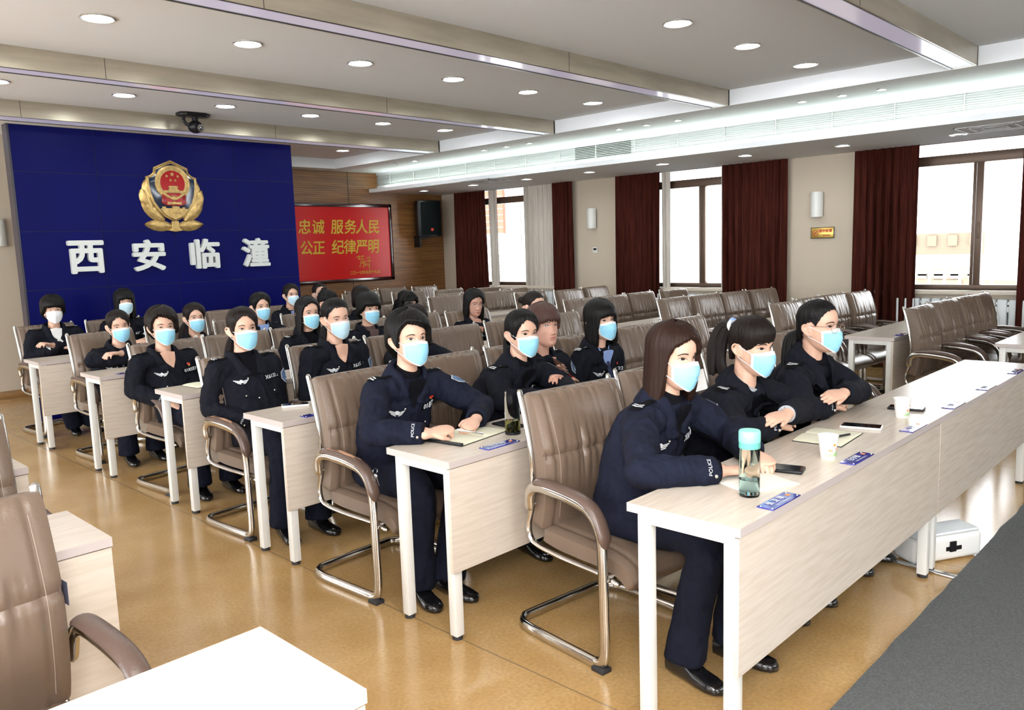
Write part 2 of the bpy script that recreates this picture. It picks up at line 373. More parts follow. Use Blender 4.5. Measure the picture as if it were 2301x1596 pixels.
def downlight_mesh(r):
    b = MB(); n = 28
    rows = [[(rr*cos(2*pi*j/n), rr*sin(2*pi*j/n), z) for j in range(n)] for rr, z in ((r*1.22, 0), (r*1.22, -.006), (r*1.12, -.01), (r, -.004), (r*.96, .0))]
    b.grid(rows, True); return b
def lens_mesh(r):
    b = MB(); n = 28; b.grid([[(rr*cos(2*pi*j/n), rr*sin(2*pi*j/n), z) for j in range(n)] for rr, z in ((r*.97, -.001), (r*.6, -.004), (r*.1, -.005))], True, 0, False, True); return b
def downlight(r, lensm):
    e = empty('downlight', (0, 0, 0)); downlight_mesh(r).build('ring', mt['ring'], e); lens_mesh(r).build('lens', lensm, e); return e
proto = {}
def put_light(key, r, lens, loc, label, group):
    if key not in proto: o = proto[key] = downlight(r, lens)
    else: o = copy_tree(proto[key])
    o.location = loc; tag(o, label, 'ceiling light', group)
ordn = ['first', 'second', 'third', 'fourth', 'fifth', 'sixth', 'seventh', 'eighth', 'ninth', 'tenth', 'eleventh', 'twelfth']
for yy, xs, where in ((2.05, (1.96, 2.96, 3.95, 5.0), 'between the nearest two beams'), (4.32, (0, 1, 1.96, 2.95, 3.92, 4.93), 'between second and third beams'), (6.63, (0.02, 1.03, 2, 2.97, 3.94, 4.9), 'between third beam and the beam above blue wall'), (8.95, (4.98,), 'behind the beam by the wooden wall')):
    for i, x in enumerate(xs):
        put_light('big', .085, mt['lamp'], (x, yy, 3.05), 'round recessed downlight %s, %s from the windows' % (where, ordn[len(xs)-1-i]), 'downlights in the raised ceiling')
for i, yy in enumerate((8.41, 6.93, 6.51, 6.10, 4.67, 4.29, 3.88, 2.48, 2.09, 1.73)):
    put_light('small', .035, mt['lamp'], (5.87+.03*(i > 6), yy, 2.9), 'small spotlight in lit border ceiling, %s from the wooden wall' % ordn[i+1], 'small spotlights along the cove')
put_light('smalld', .035, mt['lampdim'], (5.9, 8.87, 2.9), 'small unlit spotlight in border ceiling, nearest the wooden wall', 'small spotlights along the cove')
for i, (x, yy) in enumerate(((6.96, 9.51), (6.93, 8.28), (6.95, 7.15), (6.95, 5.97), (6.97, 4.8), (7.06, 3.69), (7.15, 2.57))):
    put_light('soffit', .07, mt['lamp'], (x, yy, 2.57), 'round downlight in window soffit, %s from the wooden wall' % ordn[i], 'downlights in the window soffit')
put_light('soffitd', .07, mt['lampdim'], (7.3, 1.45, 2.57), 'dim round downlight in window soffit nearest the right edge', 'downlights in the window soffit')

# cove lamp and air grille
tl = MB(); 
for y in range(-3, 10): tl.tube([(6.46, y*1.0, 2.602), (6.46, y+.97, 2.602)], .011, 8)
tag(tl.build('cove_lamp', mt['tube']), 'line of hidden cove tubes on the soffit shelf below the grille', 'lamp')
e = empty('air_grille', (6.54, 0, 2.68), 0, 'long white slatted air grille above the lit cove', 'vent')
b = MB()
for i in range(9):
    z = .012+i*.0205; b.add([(0, YB0, z), (.018, YB0, z+.011), (.018, YB1, z+.011), (0, YB1, z), (0, YB0, z+.003), (.018, YB0, z+.014), (.018, YB1, z+.014), (0, YB1, z+.003)], [(0, 1, 2, 3), (4, 7, 6, 5), (0, 4, 5, 1), (1, 5, 6, 2), (2, 6, 7, 3), (3, 7, 4, 0)])
b.build('slats', mt['slat'], e, smooth=False)
b = MB()
y = YB0
while y < YB1: b.box(-.002, .02, y, y+.006, 0, .185); y += .62
b.box(-.004, .02, YB0, YB1, -.004, .006); b.box(-.004, .02, YB0, YB1, .18, .19); b.build('grille_frame', mt['slat'], e, smooth=False)
bx(.03, .04, YB0, YB1, 0, .185).build('backing', mt['ceil'], e)
bx(.018, .029, 5.0, 5.9, 0.004, .182).build('open_louvre_backing', mt['black'], e)
for yy, x0 in ((7.6, 6.6), (1.05, 7.05)):
    e = empty('air_vent', (x0, yy, 2.57), 0, 'square ceiling air vent in window soffit, '+('near the far window' if yy > 5 else 'at the right edge'), 'vent', 'square soffit vents')
    b = MB()
    for r_, t_ in ((.3, .015), (.2, .012), (.11, .01)):
        b.box(-r_, r_, -r_, -r_+t_, -.008, 0); b.box(-r_, r_, r_-t_, r_, -.008, 0); b.box(-r_, -r_+t_, -r_, r_, -.008, 0); b.box(r_-t_, r_, -r_, r_, -.008, 0)
    b.build('louvre', mt['ventgrey'], e, smooth=False)

# ------------------------------------------------------------------ curtains, radiator, wall fittings
def curtain(name, y0, y1, m, label, cat, folds, amp, x=7.88, z0=.03, z1=2.565, pinch=0., seed=0):
    rnd = random.Random(seed); ph = [rnd.uniform(0, 6) for _ in range(4)]; rows = []; n = folds*12; k = 26
    for i in range(k+1):
        t = i/k; z = z1+(z0-z1)*t; row = []
        for j in range(n+1):
            u = j/n; yy = y0+(y1-y0)*u
            yy = yy+(pinch*(.5-u)*sin(pi*min(1, t*1.0))) * (y1-y0)
            a = amp*(.55+.6*t)*(.75+.35*sin(ph[0]+u*7))
            wv = sin(2*pi*folds*u+1.1*sin(ph[1]+t*2.2+u*5))+.35*sin(4*pi*folds*u+ph[2]+t)
            row.append((x+a*wv, yy+.25*a*cos(2*pi*folds*u+ph[3]), z))
        rows.append(row)
    back = [[(p[0]+.006, p[1], p[2]) for p in r] for r in rows]
    b = MB(); b.grid(rows); b.grid([r[::-1] for r in back])
    return tag(b.build(name, m), label, cat)
curtain('curtain', 9.0, 9.76, mt['curtain'], 'maroon curtain nearest the wooden wall, left of far window', 'curtain', 8, .035, seed=1)
curtain('curtain', 7.05, 7.45, mt['curtain'], 'narrow maroon curtain right of far window and left of first wall lamp', 'curtain', 5, .035, seed=2)
curtain('curtain', 5.45, 6.23, mt['curtain'], 'maroon curtain between thermostat and middle window', 'curtain', 9, .035, seed=3)
curtain('curtain', 3.55, 4.45, mt['curtain'], 'wide maroon curtain right of the middle window', 'curtain', 9, .04, seed=4)
curtain('curtain', 1.99, 2.71, mt['curtain'], 'maroon curtain between gold no smoking sign and right window', 'curtain', 8, .04, seed=5)
curtain('curtain', .05, .98, mt['curtain'], 'maroon curtain cut off by the right edge of photo', 'curtain', 8, .04, seed=6)
curtain('sheer_curtain', 8.80, 8.99, mt['sheer'], 'thin pale sheer curtain hanging left of far window', 'curtain', 3, .02, 7.97, seed=7)
curtain('sheer_curtain', 7.46, 8.16, mt['sheer'], 'wide pale sheer curtain gathered at right of far window', 'curtain', 7, .03, 7.97, seed=8)
curtain('sheer_curtain', 5.33, 5.47, mt['sheer'], 'pale sheer curtain edge left of the middle window', 'curtain', 2, .02, 7.97, seed=9)
curtain('sheer_curtain', 4.44, 4.52, mt['sheer'], 'pale sheer curtain edge right of the middle window', 'curtain', 2, .015, 7.97, seed=10)
for yc, lab in ((1.4, 'right'), (4.9, 'middle'), (8.3, 'far')):
    e = empty('radiator', (7.94, yc, 0), 0, 'white sectioned radiator below the %s window sill' % lab, 'radiator', 'radiators under the windows')
    for i in range(16):
        y0 = -.88+i*.11; b = MB(); b.box(-.05, .05, y0, y0+.095, .12, .84); b.build('section', mt['radiator'], e, bevel=.018)
    b = MB()
    for i in range(15): b.box(-.03, .02, -.79+i*.11, -.765+i*.11, .7, .76)
    b.box(-.02, .02, -.92, .9, .17, .2); b.box(-.02, .02, -.92, .9, .78, .81); b.box(-.02, .02, -.8, -.76, 0, .13); b.box(-.02, .02, .76, .8, 0, .13); b.build('connectors', mt['ring'], e)
def sconce(loc, rz, label):
    e = empty('wall_lamp', loc, rz, label, 'wall lamp', 'half round wall lamps')
    b = MB(); n = 14; b.grid([[(-.085*sin(pi*j/n), .075*cos(pi*j/n), z) for j in range(n+1)] for z in (-.155, .155)]); b.grid([[(0, .075, z) for z in (-.155, .155)], [(0, -.075, z) for z in (-.155, .155)]])
    b.prism([(-.085*sin(pi*j/n), .075*cos(pi*j/n)) for j in range(n+1)], -.155, -.152, 0, 'xy'); b.prism([(-.085*sin(pi*j/n), .075*cos(pi*j/n)) for j in range(n+1)], .152, .155, 0, 'xy')
    b.build('lamp_shade', mt['white'], e); bx(0, .02, -.07, .07, -.14, .14).build('back_plate', mt['trimdark'], e)
sconce((7.98, 6.74, 1.975), 0, 'half round white wall lamp above the small thermostat')
sconce((7.98, 3.2, 1.975), 0, 'half round white wall lamp above the gold no smoking sign')
sconce((.68, 9.685, 1.93), pi/2, 'half round white wall lamp left of the blue wall')
e = empty('thermostat', (7.995, 6.7, 1.49), 0, 'small white thermostat on beige wall below a wall lamp', 'thermostat')
bx(-.015, 0, -.045, .045, -.045, .045).build('casing', mt['white'], e, bevel=.004); bx(-.017, -.0145, -.03, .03, 0, .03).build('display', mt['black'], e)
e = empty('no_smoking_sign', (7.99, 3.13, 1.625), 0, 'gold no smoking sign with red characters on beige wall', 'sign')
bx(-.012, 0, -.14, .14, -.062, .062).build('plate', mt['brass'], e, bevel=.003)
b = MB(); b.box(-.011, .001, -.147, .147, -.069, .069); b.build('rim', mt['trimdark'], e, bevel=.003)
def wall_text(s, size, at, m, parent, name, bold=0., facing='X', depth=.001, shear=0.):
    vs, fs = text_mesh(s, size, depth, bold, shear); b = MB()
    if facing == 'X': b.add([(at[0]-v.z, at[1]-v.x, at[2]+v.y) for v in vs], fs)
    else: b.add([(at[0]+v.x, at[1]-v.z, at[2]+v.y) for v in vs], fs)
    return b.build(name, m, parent, smooth=False)
wall_text('请勿吸烟', .042, (-.014, -.04, .02), mt['redt'], e, 'lettering', .0008)
wall_text('SMOKING', .022, (-.014, -.055, -.032), mt['redt'], e, 'lettering', .0004)
b = MB(); c_ = [( -.0135, .085+.036*cos(2*pi*i/24), .036*sin(2*pi*i/24)) for i in range(25)]; b.tube(c_, .003, 6, up=(1, 0, 0)); b.tube([(-.0135, .062, .026), (-.0135, .108, -.026)], .003, 6); b.box(-.015, -.012, .07, .1, -.004, .004); b.build('symbol', mt['redt'], e)

# ------------------------------------------------------------------ blue wall with emblem and characters
YB = 7.8
e = empty('blue_video_wall', (1.9, YB, 0), 0, 'tall deep blue panelled wall behind the audience', 'wall panel')
b = MB()
XS = [.39, 1.148, 1.906, 2.664, 3.422]; ZS = [0, .16, .725, 1.30, 1.875, 2.45, 2.895]
for i in range(4):
    for j in range(6): b.box(XS[i]+.002-1.9, XS[i+1]-.002-1.9, 0, .05, ZS[j]+.002, ZS[j+1]-.002)
b.build('panels', mt['blue'], e, bevel=.001, seg=1)
bx(.392-1.9, 3.42-1.9, .004, .12, 0, 2.895).build('cabinet', mt['bluegap'], e); bx(.37-1.9, .39-1.9, -.002, .14, 0, 2.895).build('side_panel', mt['blueside'], e)
for ch_, x0, x1 in (('西', .80, 1.12), ('安', 1.43, 1.75), ('临', 2.05, 2.38), ('潼', 2.68, 3.0)):
    vs, fs = text_mesh(ch_, .4, .022, .0125); ax = [v.x for v in vs]; ay = [v.y for v in vs]
    sx = .345/(max(ax)-min(ax)); sy = .335/(max(ay)-min(ay)); cx_ = (max(ax)+min(ax))/2; cy_ = (max(ay)+min(ay))/2
    b = MB(); b.add([((v.x-cx_)*sx, -v.z-.024, (v.y-cy_)*sy) for v in vs], fs)
    o = b.build('wall_character', mt['letter'], smooth=False); o.location = ((x0+x1)/2, YB, 1.613)
    tag(o, '%s of the four raised white Chinese characters on blue wall' % {'西': 'leftmost', '安': 'second from left', '临': 'third from left', '潼': 'rightmost'}[ch_], 'lettering', 'white characters on the blue wall')
def emblem():
    e = empty('police_emblem', (1.905, YB-.001, 2.25), 0, 'gold, red and navy shield emblem on the blue wall', 'emblem')
    S = .76/1320.
    def P(x, y): return ((x-835)*S*1.02, (840-y)*S)
    shield = [(760, 178), (1080, 320), (1110, 420), (1165, 470), (1245, 500), (1245, 640), (1225, 800), (1165, 980), (1080, 1110), (960, 1230), (850, 1320), (700, 1240), (580, 1120), (480, 1000), (400, 830), (350, 650), (310, 480), (275, 450), (350, 435), (410, 390), (430, 290)]
    # front view of a symmetric shield
    half = [(0, 662), (318, 520), (335, 425), (400, 370), (480, 345), (478, 200), (455, 40), (395, -140), (305, -275), (180, -400), (0, -490)]
    def sym(h, k=1.): return [(x*S*k, y*S*k) for x, y in h]+[(-x*S*k, y*S*k) for x, y in h[-2:0:-1]]
    def place(b, poly, y0, y1, m=0): b.prism(poly, -y1, -y0, m, 'xz')
    b = MB(); place(b, sym(half), 0, .03); b.build('shield_rim', mt['gold'], e, bevel=.004)
    b = MB(); place(b, [(x, z+.004) for x, z in sym(half, .9)], .02, .034); b.build('shield_field', mt['navyenamel'], e, bevel=.002)
    rim = sym(half, .955); rim.append(rim[0]); b = MB()
    for i in range(len(rim)-1):
        p, q = Vector((rim[i][0], -.034, rim[i][1])), Vector((rim[i+1][0], -.034, rim[i+1][1])); n = max(1, int((q-p).length/.012))
        if p.z+q.z < .35: continue
        for k in range(n): c = p.lerp(q, (k+.5)/n); b.ell(c, (.009, .006, .004), Matrix.Rotation(.6, 3, 'Y'), 8, 6)
    b.build('rope_border', mt['gold'], e)
    cz = 230*S
    b = MB(); n = 48; r1, r0 = 330*S, 235*S
    prof = [(r1, 0), (r1, .01), ((r1+r0)/2, .018), (r0, .012), (r0, 0)]
    b.grid([[(r*cos(2*pi*j/n), -.034-d, cz+r*sin(2*pi*j/n)) for j in range(n)] for r, d in prof], True)
    for j in range(60):
        a = 2*pi*j/60; b.ell(((r1+r0)/2*cos(a), -.052, cz+(r1+r0)/2*sin(a)), (.012, .005, .004), Matrix.Rotation(-a+.5, 3, 'Y'), 6, 5)
    b.build('wheat_ring', mt['gold'], e)
    b = MB(); place(b, [(r0*1.01*cos(2*pi*j/n), cz+r0*1.01*sin(2*pi*j/n)) for j in range(n)], .034, .042)
    place(b, [(-215*S, cz-200*S), (215*S, cz-200*S), (232*S, cz-365*S), (150*S, cz-415*S), (-150*S, cz-415*S), (-232*S, cz-365*S)], .034, .05)
    for j in range(9): b.box((-225+j*8)*S, (-222+j*8)*S, -.053, -.05, cz-400*S, cz-215*S); b.box((225-j*8)*S, (228-j*8)*S, -.053, -.05, cz-400*S, cz-215*S)
    b.build('red_field', mt['redenamel'], e, bevel=.001, seg=1)
    b = MB()
    def star(x, y, r, rot=0):
        place(b, [((x+(r if i % 2 == 0 else r*.4)*cos(pi/2+rot+pi*i/5))*S, cz+(y+(r if i % 2 == 0 else r*.4)*sin(pi/2+rot+pi*i/5))*S) for i in range(10)], .042, .05)
    star(0, 165, 46); star(-105, 130, 32, .4); star(105, 130, 32, -.4); star(-38, 55, 30, .2); star(52, 55, 30, -.2)
    b.build('stars', mt['gold'], e, smooth=False)
    b = MB()
    for x, y0, y1 in ((80, -65, -50), (95, -85, -65), (75, -110, -85), (105, -140, -110), (190, -180, -135)): place(b, [(-x*S, cz+y0*S), (x*S, cz+y0*S), (x*.94*S, cz+y1*S), (-x*.94*S, cz+y1*S)], .042, .056)
    place(b, [(-210*S, cz-205*S), (-185*S, cz-185*S), (0, cz-290*S), (185*S, cz-185*S), (210*S, cz-205*S), (60*S, cz-300*S), (0, cz-320*S), (-60*S, cz-300*S)], .05, .062)
    for j in range(9):
        a = pi*j/8; b.ell((62*S*cos(a), -.058, cz+(-275+50*sin(a))*S), (.006, .006, .006), None, 6, 5)
    b.ell((0, -.05, cz-275*S), (50*S, .012, 34*S)); b.ell((0, -.05, cz-372*S), (52*S, .012, 34*S))
    place(b, [(-135*S, cz-345*S), (0, cz-362*S), (135*S, cz-345*S), (135*S, cz-400*S), (0, cz-385*S), (-135*S, cz-400*S)], .05, .058)
    b.build('gate_and_gear', mt['gold'], e, bevel=.0015, seg=1)
    b = MB(); place(b, [(x*S, y*S) for x, y in ((-268, -240), (-235, -240), (-235, -205), (-165, -205), (-165, -235), (-45, -235), (-45, -195), (85, -205), (85, -235), (150, -240), (150, -215), (200, -215), (200, -245), (262, -250), (170, -370), (0, -450), (-170, -370))], .034, .048)
    b.box(-.028, .05, -.06, -.045, -330*S, -200*S); b.build('great_wall', mt['gold'], e, bevel=.002, seg=1)
    b = MB()
    def leaf(x, y, L, wd, ang):
        n = 12; u = Vector((cos(ang), 0, sin(ang))); w_ = Vector((-sin(ang), 0, cos(ang)))
        rows = []
        for i in range(n+1):
            t = i/n; hw = wd*math.sin(pi*min(1, t*.92+.06))**.7; c = Vector((x, 0, y))+u*(L*t)
            rows.append([c+w_*(hw*k)+Vector((0, -.004-.026*(1-abs(k))**.7-(.004 if (i+int(abs(k)*3)) % 2 else 0), 0)) for k in (-1, -.66, -.33, 0, .33, .66, 1)])
        b.grid(rows); b.grid([[Vector((p.x, 0, p.z)) for p in (r[0], r[-1])] for r in rows])
    for s_ in (1, -1):
        for (x, y, L, wd, a) in ((440, -60, 350, 100, 84), (430, -210, 350, 115, 66), (200, -470, 520, 120, 42), (40, -580, 520, 105, 5), (400, -300, 320, 90, 74)):
            leaf(s_*x*S, y*S, L*S, wd*S, R(a) if s_ > 0 else pi-R(a))
    b.build('laurel_leaves', mt['gold'], e)
    b = MB(); place(b, [(x*S, y*S) for x, y in ((-70, -480), (70, -480), (75, -600), (140, -655), (0, -680), (-140, -655), (-75, -600))], 0, .034); b.build('knot', mt['gold'], e, bevel=.006)
emblem()

# red motto board, speaker, dome camera
e = empty('motto_board', (5.45, 10.25, 1.735), 0, 'red board with yellow Chinese mottos in dark frame on wooden wall', 'board')
b = MB(); x0, x1, z0, z1 = -1.55, 1.34, -.65, .65; t_ = .06
b.box(x0, x1, -.05, 0, z0, z0+t_); b.box(x0, x1, -.05, 0, z1-t_, z1); b.box(x0, x0+t_, -.05, 0, z0, z1); b.box(x1-t_, x1, -.05, 0, z0, z1); b.build('frame', mt['rosewood'], e, bevel=.008)
bx(x0+.05, x1-.05, -.03, -.005, z0+.05, z1-.05).build('panel', mt['red'], e)
def line_chars(s, xs, z, size, bold, m='yellow'):
    for ch_, x in zip(s, xs): wall_text(ch_, size, (x-5.45, -.032, z-1.735), mt[m], e, 'lettering', bold, 'Y', .001, .08)
line_chars('忠诚', (5.05, 5.30), 1.985, .24, .004); line_chars('服务人民', (5.66, 5.92, 6.15, 6.40), 1.985, .25, .004)
line_chars('公正', (5.06, 5.29), 1.655, .24, .004); line_chars('纪律严明', (5.65, 5.89, 6.13, 6.37), 1.655, .25, .004)
wall_text('二〇一七年五月十九日', .062, (.725, -.032, 1.235-1.735), mt['yellow'], e, 'lettering', .0008, 'Y', .001)
b = MB()
for st in ([(0, .9), (.25, 1), (.12, .75), (.3, .8)], [(.3, .95), (.5, 1), (.35, .7), (.28, .45), (.2, .1)], [(.5, .75), (.38, .4), (.5, .45), (.42, .05)], [(.5, .5), (.62, .55), (.55, .2), (.75, .35), (.8, .15)], [(.7, .8), (.95, .9)], [(.68, .55), (1, .6)], [(.86, .85), (.87, .3), (.85, -.1)]):
    b.tube(smooth_path([(.56+.3*x, -.033, -.43+.21*y) for x, y in st], 5), .0055, 6)
b.build('signature', mt['yellow'], e)
e = empty('loudspeaker', (7.4, 9.98, 2.13), R(-14), 'black loudspeaker on bracket on the wooden wall', 'loudspeaker')
b = MB(); b.prism([(-.17, .15), (.17, .15), (.235, -.1), (.1, -.16), (-.1, -.16), (-.235, -.1)], -.32, .31, 0, 'xy'); b.build('cabinet', mt['black'], e, bevel=.012)
b = MB(); b.grid([[(.225*sin(a), -.085-.09*cos(a*.9)+.0, z) for a in [(-1+2*j/12) for j in range(13)]] for z in (-.29, .28)]); b.build('grille', mt['grillecloth'], e)
bx(-.02, .025, -.185, -.176, -.22, -.175).build('badge', mt['redt'], e); bx(-.16, -.12, .02, .26, -.5, -.3).build('bracket', mt['black'], e, bevel=.005); bx(-.13, .05, .03, .08, -.35, -.31).build('bracket_arm', mt['black'], e)
e = empty('dome_camera', (1.93, 7.2, 3.05), 0, 'black ceiling camera hanging in front of the beam above blue wall', 'camera')
b = MB(); b.prism([(-.16, -.05), (-.1, -.09), (.1, -.09), (.17, -.04), (.17, .04), (.1, .09), (-.1, .09), (-.16, .05)], -.035, 0, 0, 'xy'); b.build('mount_plate', mt['black'], e, bevel=.008)
b = MB(); b.tube(smooth_path([(-.09, 0, -.03), (-.1, 0, -.08), (-.07, -.01, -.12), (-.02, -.01, -.13)]), .018, 8); b.tube([(.02, 0, -.03), (.02, 0, -.1)], .03, 12); b.build('swivel_arm', mt['black'], e)
b = MB(); b.ell((.01, -.02, -.14), (.075, .075, .065)); b.tube([(.015, -.05, -.145), (.02, -.115, -.16)], .042, 16); b.build('camera_head', mt['black'], e)
b = MB(); b.tube([(.02, -.11, -.159), (.0205, -.122, -.162)], .036, 20); b.build('lens_ring', mt['silver'], e); b = MB(); b.ell((.0207, -.12, -.1615), (.026, .012, .026)); b.build('lens', mt['screen'], e)

# ------------------------------------------------------------------ carpet and floor clutter
b = MB(); n = 60
rows = [[(-.8+8.75*j/n, -.075+(.012*noise.noise(Vector((j*.9, 0, 0)))), .001) for j in range(n+1)], [(-.8+8.75*j/n, -.075+(.012*noise.noise(Vector((j*.9, 0, 0)))), .011) for j in range(n+1)], [(-.8+8.75*j/n, -5, .011) for j in range(n+1)]]
b.grid(rows); tag(b.build('carpet', mt['carpet']), 'grey carpet on the floor in front of the first desk row', 'carpet')
e = empty('power_strip_box', (2.11, .07, 0), R(-30), 'white cable box with black plugs on floor under the front desks', 'cable box')
bx(-.2, .2, -.075, .075, .004, .13).build('body', mt['phonew'], e, bevel=.025, seg=4); bx(-.19, .19, -.068, .068, .13, .145).build('lid', mt['radiator'], e, bevel=.012, seg=3)
b = MB(); b.box(-.02, .07, -.078, -.07, .055, .075); b.box(.0, .035, -.082, -.07, .05, .1); b.build('socket_slot', mt['black'], e)
b = MB(); b.tube(smooth_path([(1.98, .35, .01), (1.93, .33, .03), (1.9, .36, .06), (1.95, .4, .04), (1.92, .45, .01), (2.0, .5, .01), (2.05, .3, .05), (2.02, .2, .06)]), .004, 6)
tag(b.build('power_cable', mt['black']), 'looped black power cable beside the white cable box', 'cable')
b = MB(); b.box(-.02, .02, -.2, .2, 0, .012); o = b.build('floor_cable_cover', mt['silver'], bevel=.004); o.location = (1.9, .12, 0); o.rotation_euler = (0, 0, R(-5)); tag(o, 'flat metal cable cover on floor below the desk joint', 'cable cover')

# ------------------------------------------------------------------ desks
TL = 1.857; TD = .392
def make_desk():
    e = empty('desk', (0, 0, 0))
    b = MB(); b.box(0, TL, 0, TD, .722, .75); b.box(-.0006, 0, .001, TD-.001, .7225, .7495, 1); b.box(.001, TL-.001, -.0006, 0, .7225, .7495, 1); b.box(TL, TL+.0006, .001, TD-.001, .7225, .7495, 1)
    b.build('desk_top', [mt['tabletop'], mt['edge']], e)
    b = MB(); b.box(.002, TL-.002, .004, .02, .295, .718); b.build('modesty_panel', [mt['tabletop']], e, bevel=.001, seg=1)
    for x in (.045, TL-.045):
        for y in (.045, TD-.045):
            lg = bx(x-.021, x+.021, y-.021, y+.021, .016, .72).build('leg', mt['white'], e, bevel=.003); b = MB(); b.tube([(x, y, 0), (x, y, .016)], .022, 14); b.build('rubber_foot', mt['rubber'], lg)
    for x in (.045, TL-.045): bx(x-.021, x+.021, .066, TD-.066, .685, .72).build('leg_rail', mt['white'], e, bevel=.002)
    bx(.066, TL-.066, TD-.06, TD-.03, .69, .72).build('long_rail', mt['white'], e)
    return e
desk0 = make_desk(); used = []
def desk(x, y, label, group='beech topped desks in rows', rz=0):
    o = desk0 if not used else copy_tree(desk0); used.append(1)
    o.location = (x, y, 0); o.rotation_euler = (0, 0, rz); tag(o, label, 'desk', group)
rowname = ['front', 'second', 'third', 'fourth', 'fifth', 'sixth', 'seventh', 'rear']
RY = [0, 1.212, 2.437, 3.661, 4.955, 6.339]
for k, y in enumerate(RY):
    x = [0, -.02, -.015, .031, .017, .021][k]
    desk(x, y, 'left desk of the %s row in middle block, beside the aisle' % rowname[k]); desk(x+TL+.002, y, 'right desk of the %s row in middle block' % rowname[k])
for k, y in enumerate([.05, 1.15, 2.42, 3.52, 4.88, 5.95, 7.03, 8.12]):
    desk(4.68, y, 'desk of the %s row in window block, left end on the aisle' % rowname[k])
desk(-1.2-TL, .125, 'nearest desk of left block, cut off by the bottom edge'); desk(-1.195-TL, 1.395, 'second desk of left block, behind the near armchair'); desk(-1.1-TL, 2.545, 'third desk of left block, cut off by the left edge')

# ------------------------------------------------------------------ chairs (local: x centre, seats face -y)
def prof_lerp(P, t):
    k = t*(len(P)-1); i = min(int(k), len(P)-2); f = k-i; return [a+(b_-a)*f for a, b_ in zip(P[i], P[i+1])]
def pad(profile, halfw, seams, nu=64, nv=46, wr=.004, seed=0, pleat=(0, 1), rimw=.12, wend=None):
    """profile: (y_back, z_back, thickness, nx, nz) along length; a cushion shell with welted side panels"""
    b = MB(); rnd = random.Random(seed); ph = [rnd.uniform(0, 6.28) for _ in range(8)]
    pts = smooth_path([(p[0], p[1], p[2]) for p in profile], 8); k = len(pts); rows = []
    for i in range(nv+1):
        t = i/nv; q = t*(k-1); a = min(int(q), k-2); c = pts[a].lerp(pts[a+1], q-a); tg = (pts[min(a+1, k-1)]-pts[max(a, 0)]); tg = Vector((0, tg.x, tg.y)).normalized(); nrm = Vector((0, tg.z, -tg.y))
        if nrm.y > 0 and abs(nrm.y) > .5: nrm = -nrm
        if abs(nrm.y) <= .5 and nrm.z < 0: nrm = -nrm
        edge = min(1, min(t, 1-t)/.05); th = c.z*(.35+.65*math.sqrt(max(0, 1-(1-edge)**2)))
        w_ = halfw*(1-.10*(max(0, (.06-min(t, 1-t))/.06))**2)
        if wend: w_ *= wend[0]+(wend[1]-wend[0])*t
        for sm in seams: th -= .012*math.exp(-((t-sm)/.008)**2)
        front = []
        for j in range(nu+1):
            s = -1+2*j/nu; h = th*(1-.30*abs(s)**5)-.006*math.exp(-((abs(s)-.8)/.03)**2)
            pl = 0
            for q2 in range(7): pl += sin(s*(5+q2*4.7)+ph[q2]+t*1.5*sin(ph[q2]))*.5
            env = 0
            if pleat[0] <= t <= pleat[1]:
                for sm in list(seams)+[pleat[0], pleat[1]]: env = max(env, math.exp(-((t-sm)/.09)**2))
            h += wr*pl*env*.22*(1-s**4)
            if abs(s) < .78 and pleat[0] <= t <= pleat[1]:
                ds = min([abs(t-q3) for q3 in list(seams)+[pleat[0]]]+[9]); e2 = max(0, 1-ds/.30)**.8*min(1, ds/.02)*(1-(abs(s)/.78)**6)
                for q4 in range(9):
                    c4 = -.66+q4*.165+.05*sin(ph[q4 % 8]*3); drift = (t-.3)*(c4*.25+.08*sin(ph[(q4+3) % 8])); wd4 = .030+.012*sin(ph[(q4+1) % 8]); L4 = .12+.16*(.5+.5*sin(ph[(q4+2) % 8]*5))
                    h -= wr*.42*e2*math.exp(-((s-c4-drift)/wd4)**2)*max(0, 1-(ds/L4)**2)
            front.append(Vector((s*w_, c.x, c.y))+nrm*h)
        base = [Vector((w_*1.0, c.x, c.y)), Vector((w_*.5, c.x, c.y)), Vector((-w_*.5, c.x, c.y)), Vector((-w_*1.0, c.x, c.y))]
        rows.append(front+base)
    b.grid(rows, True, 0, True, True); return b
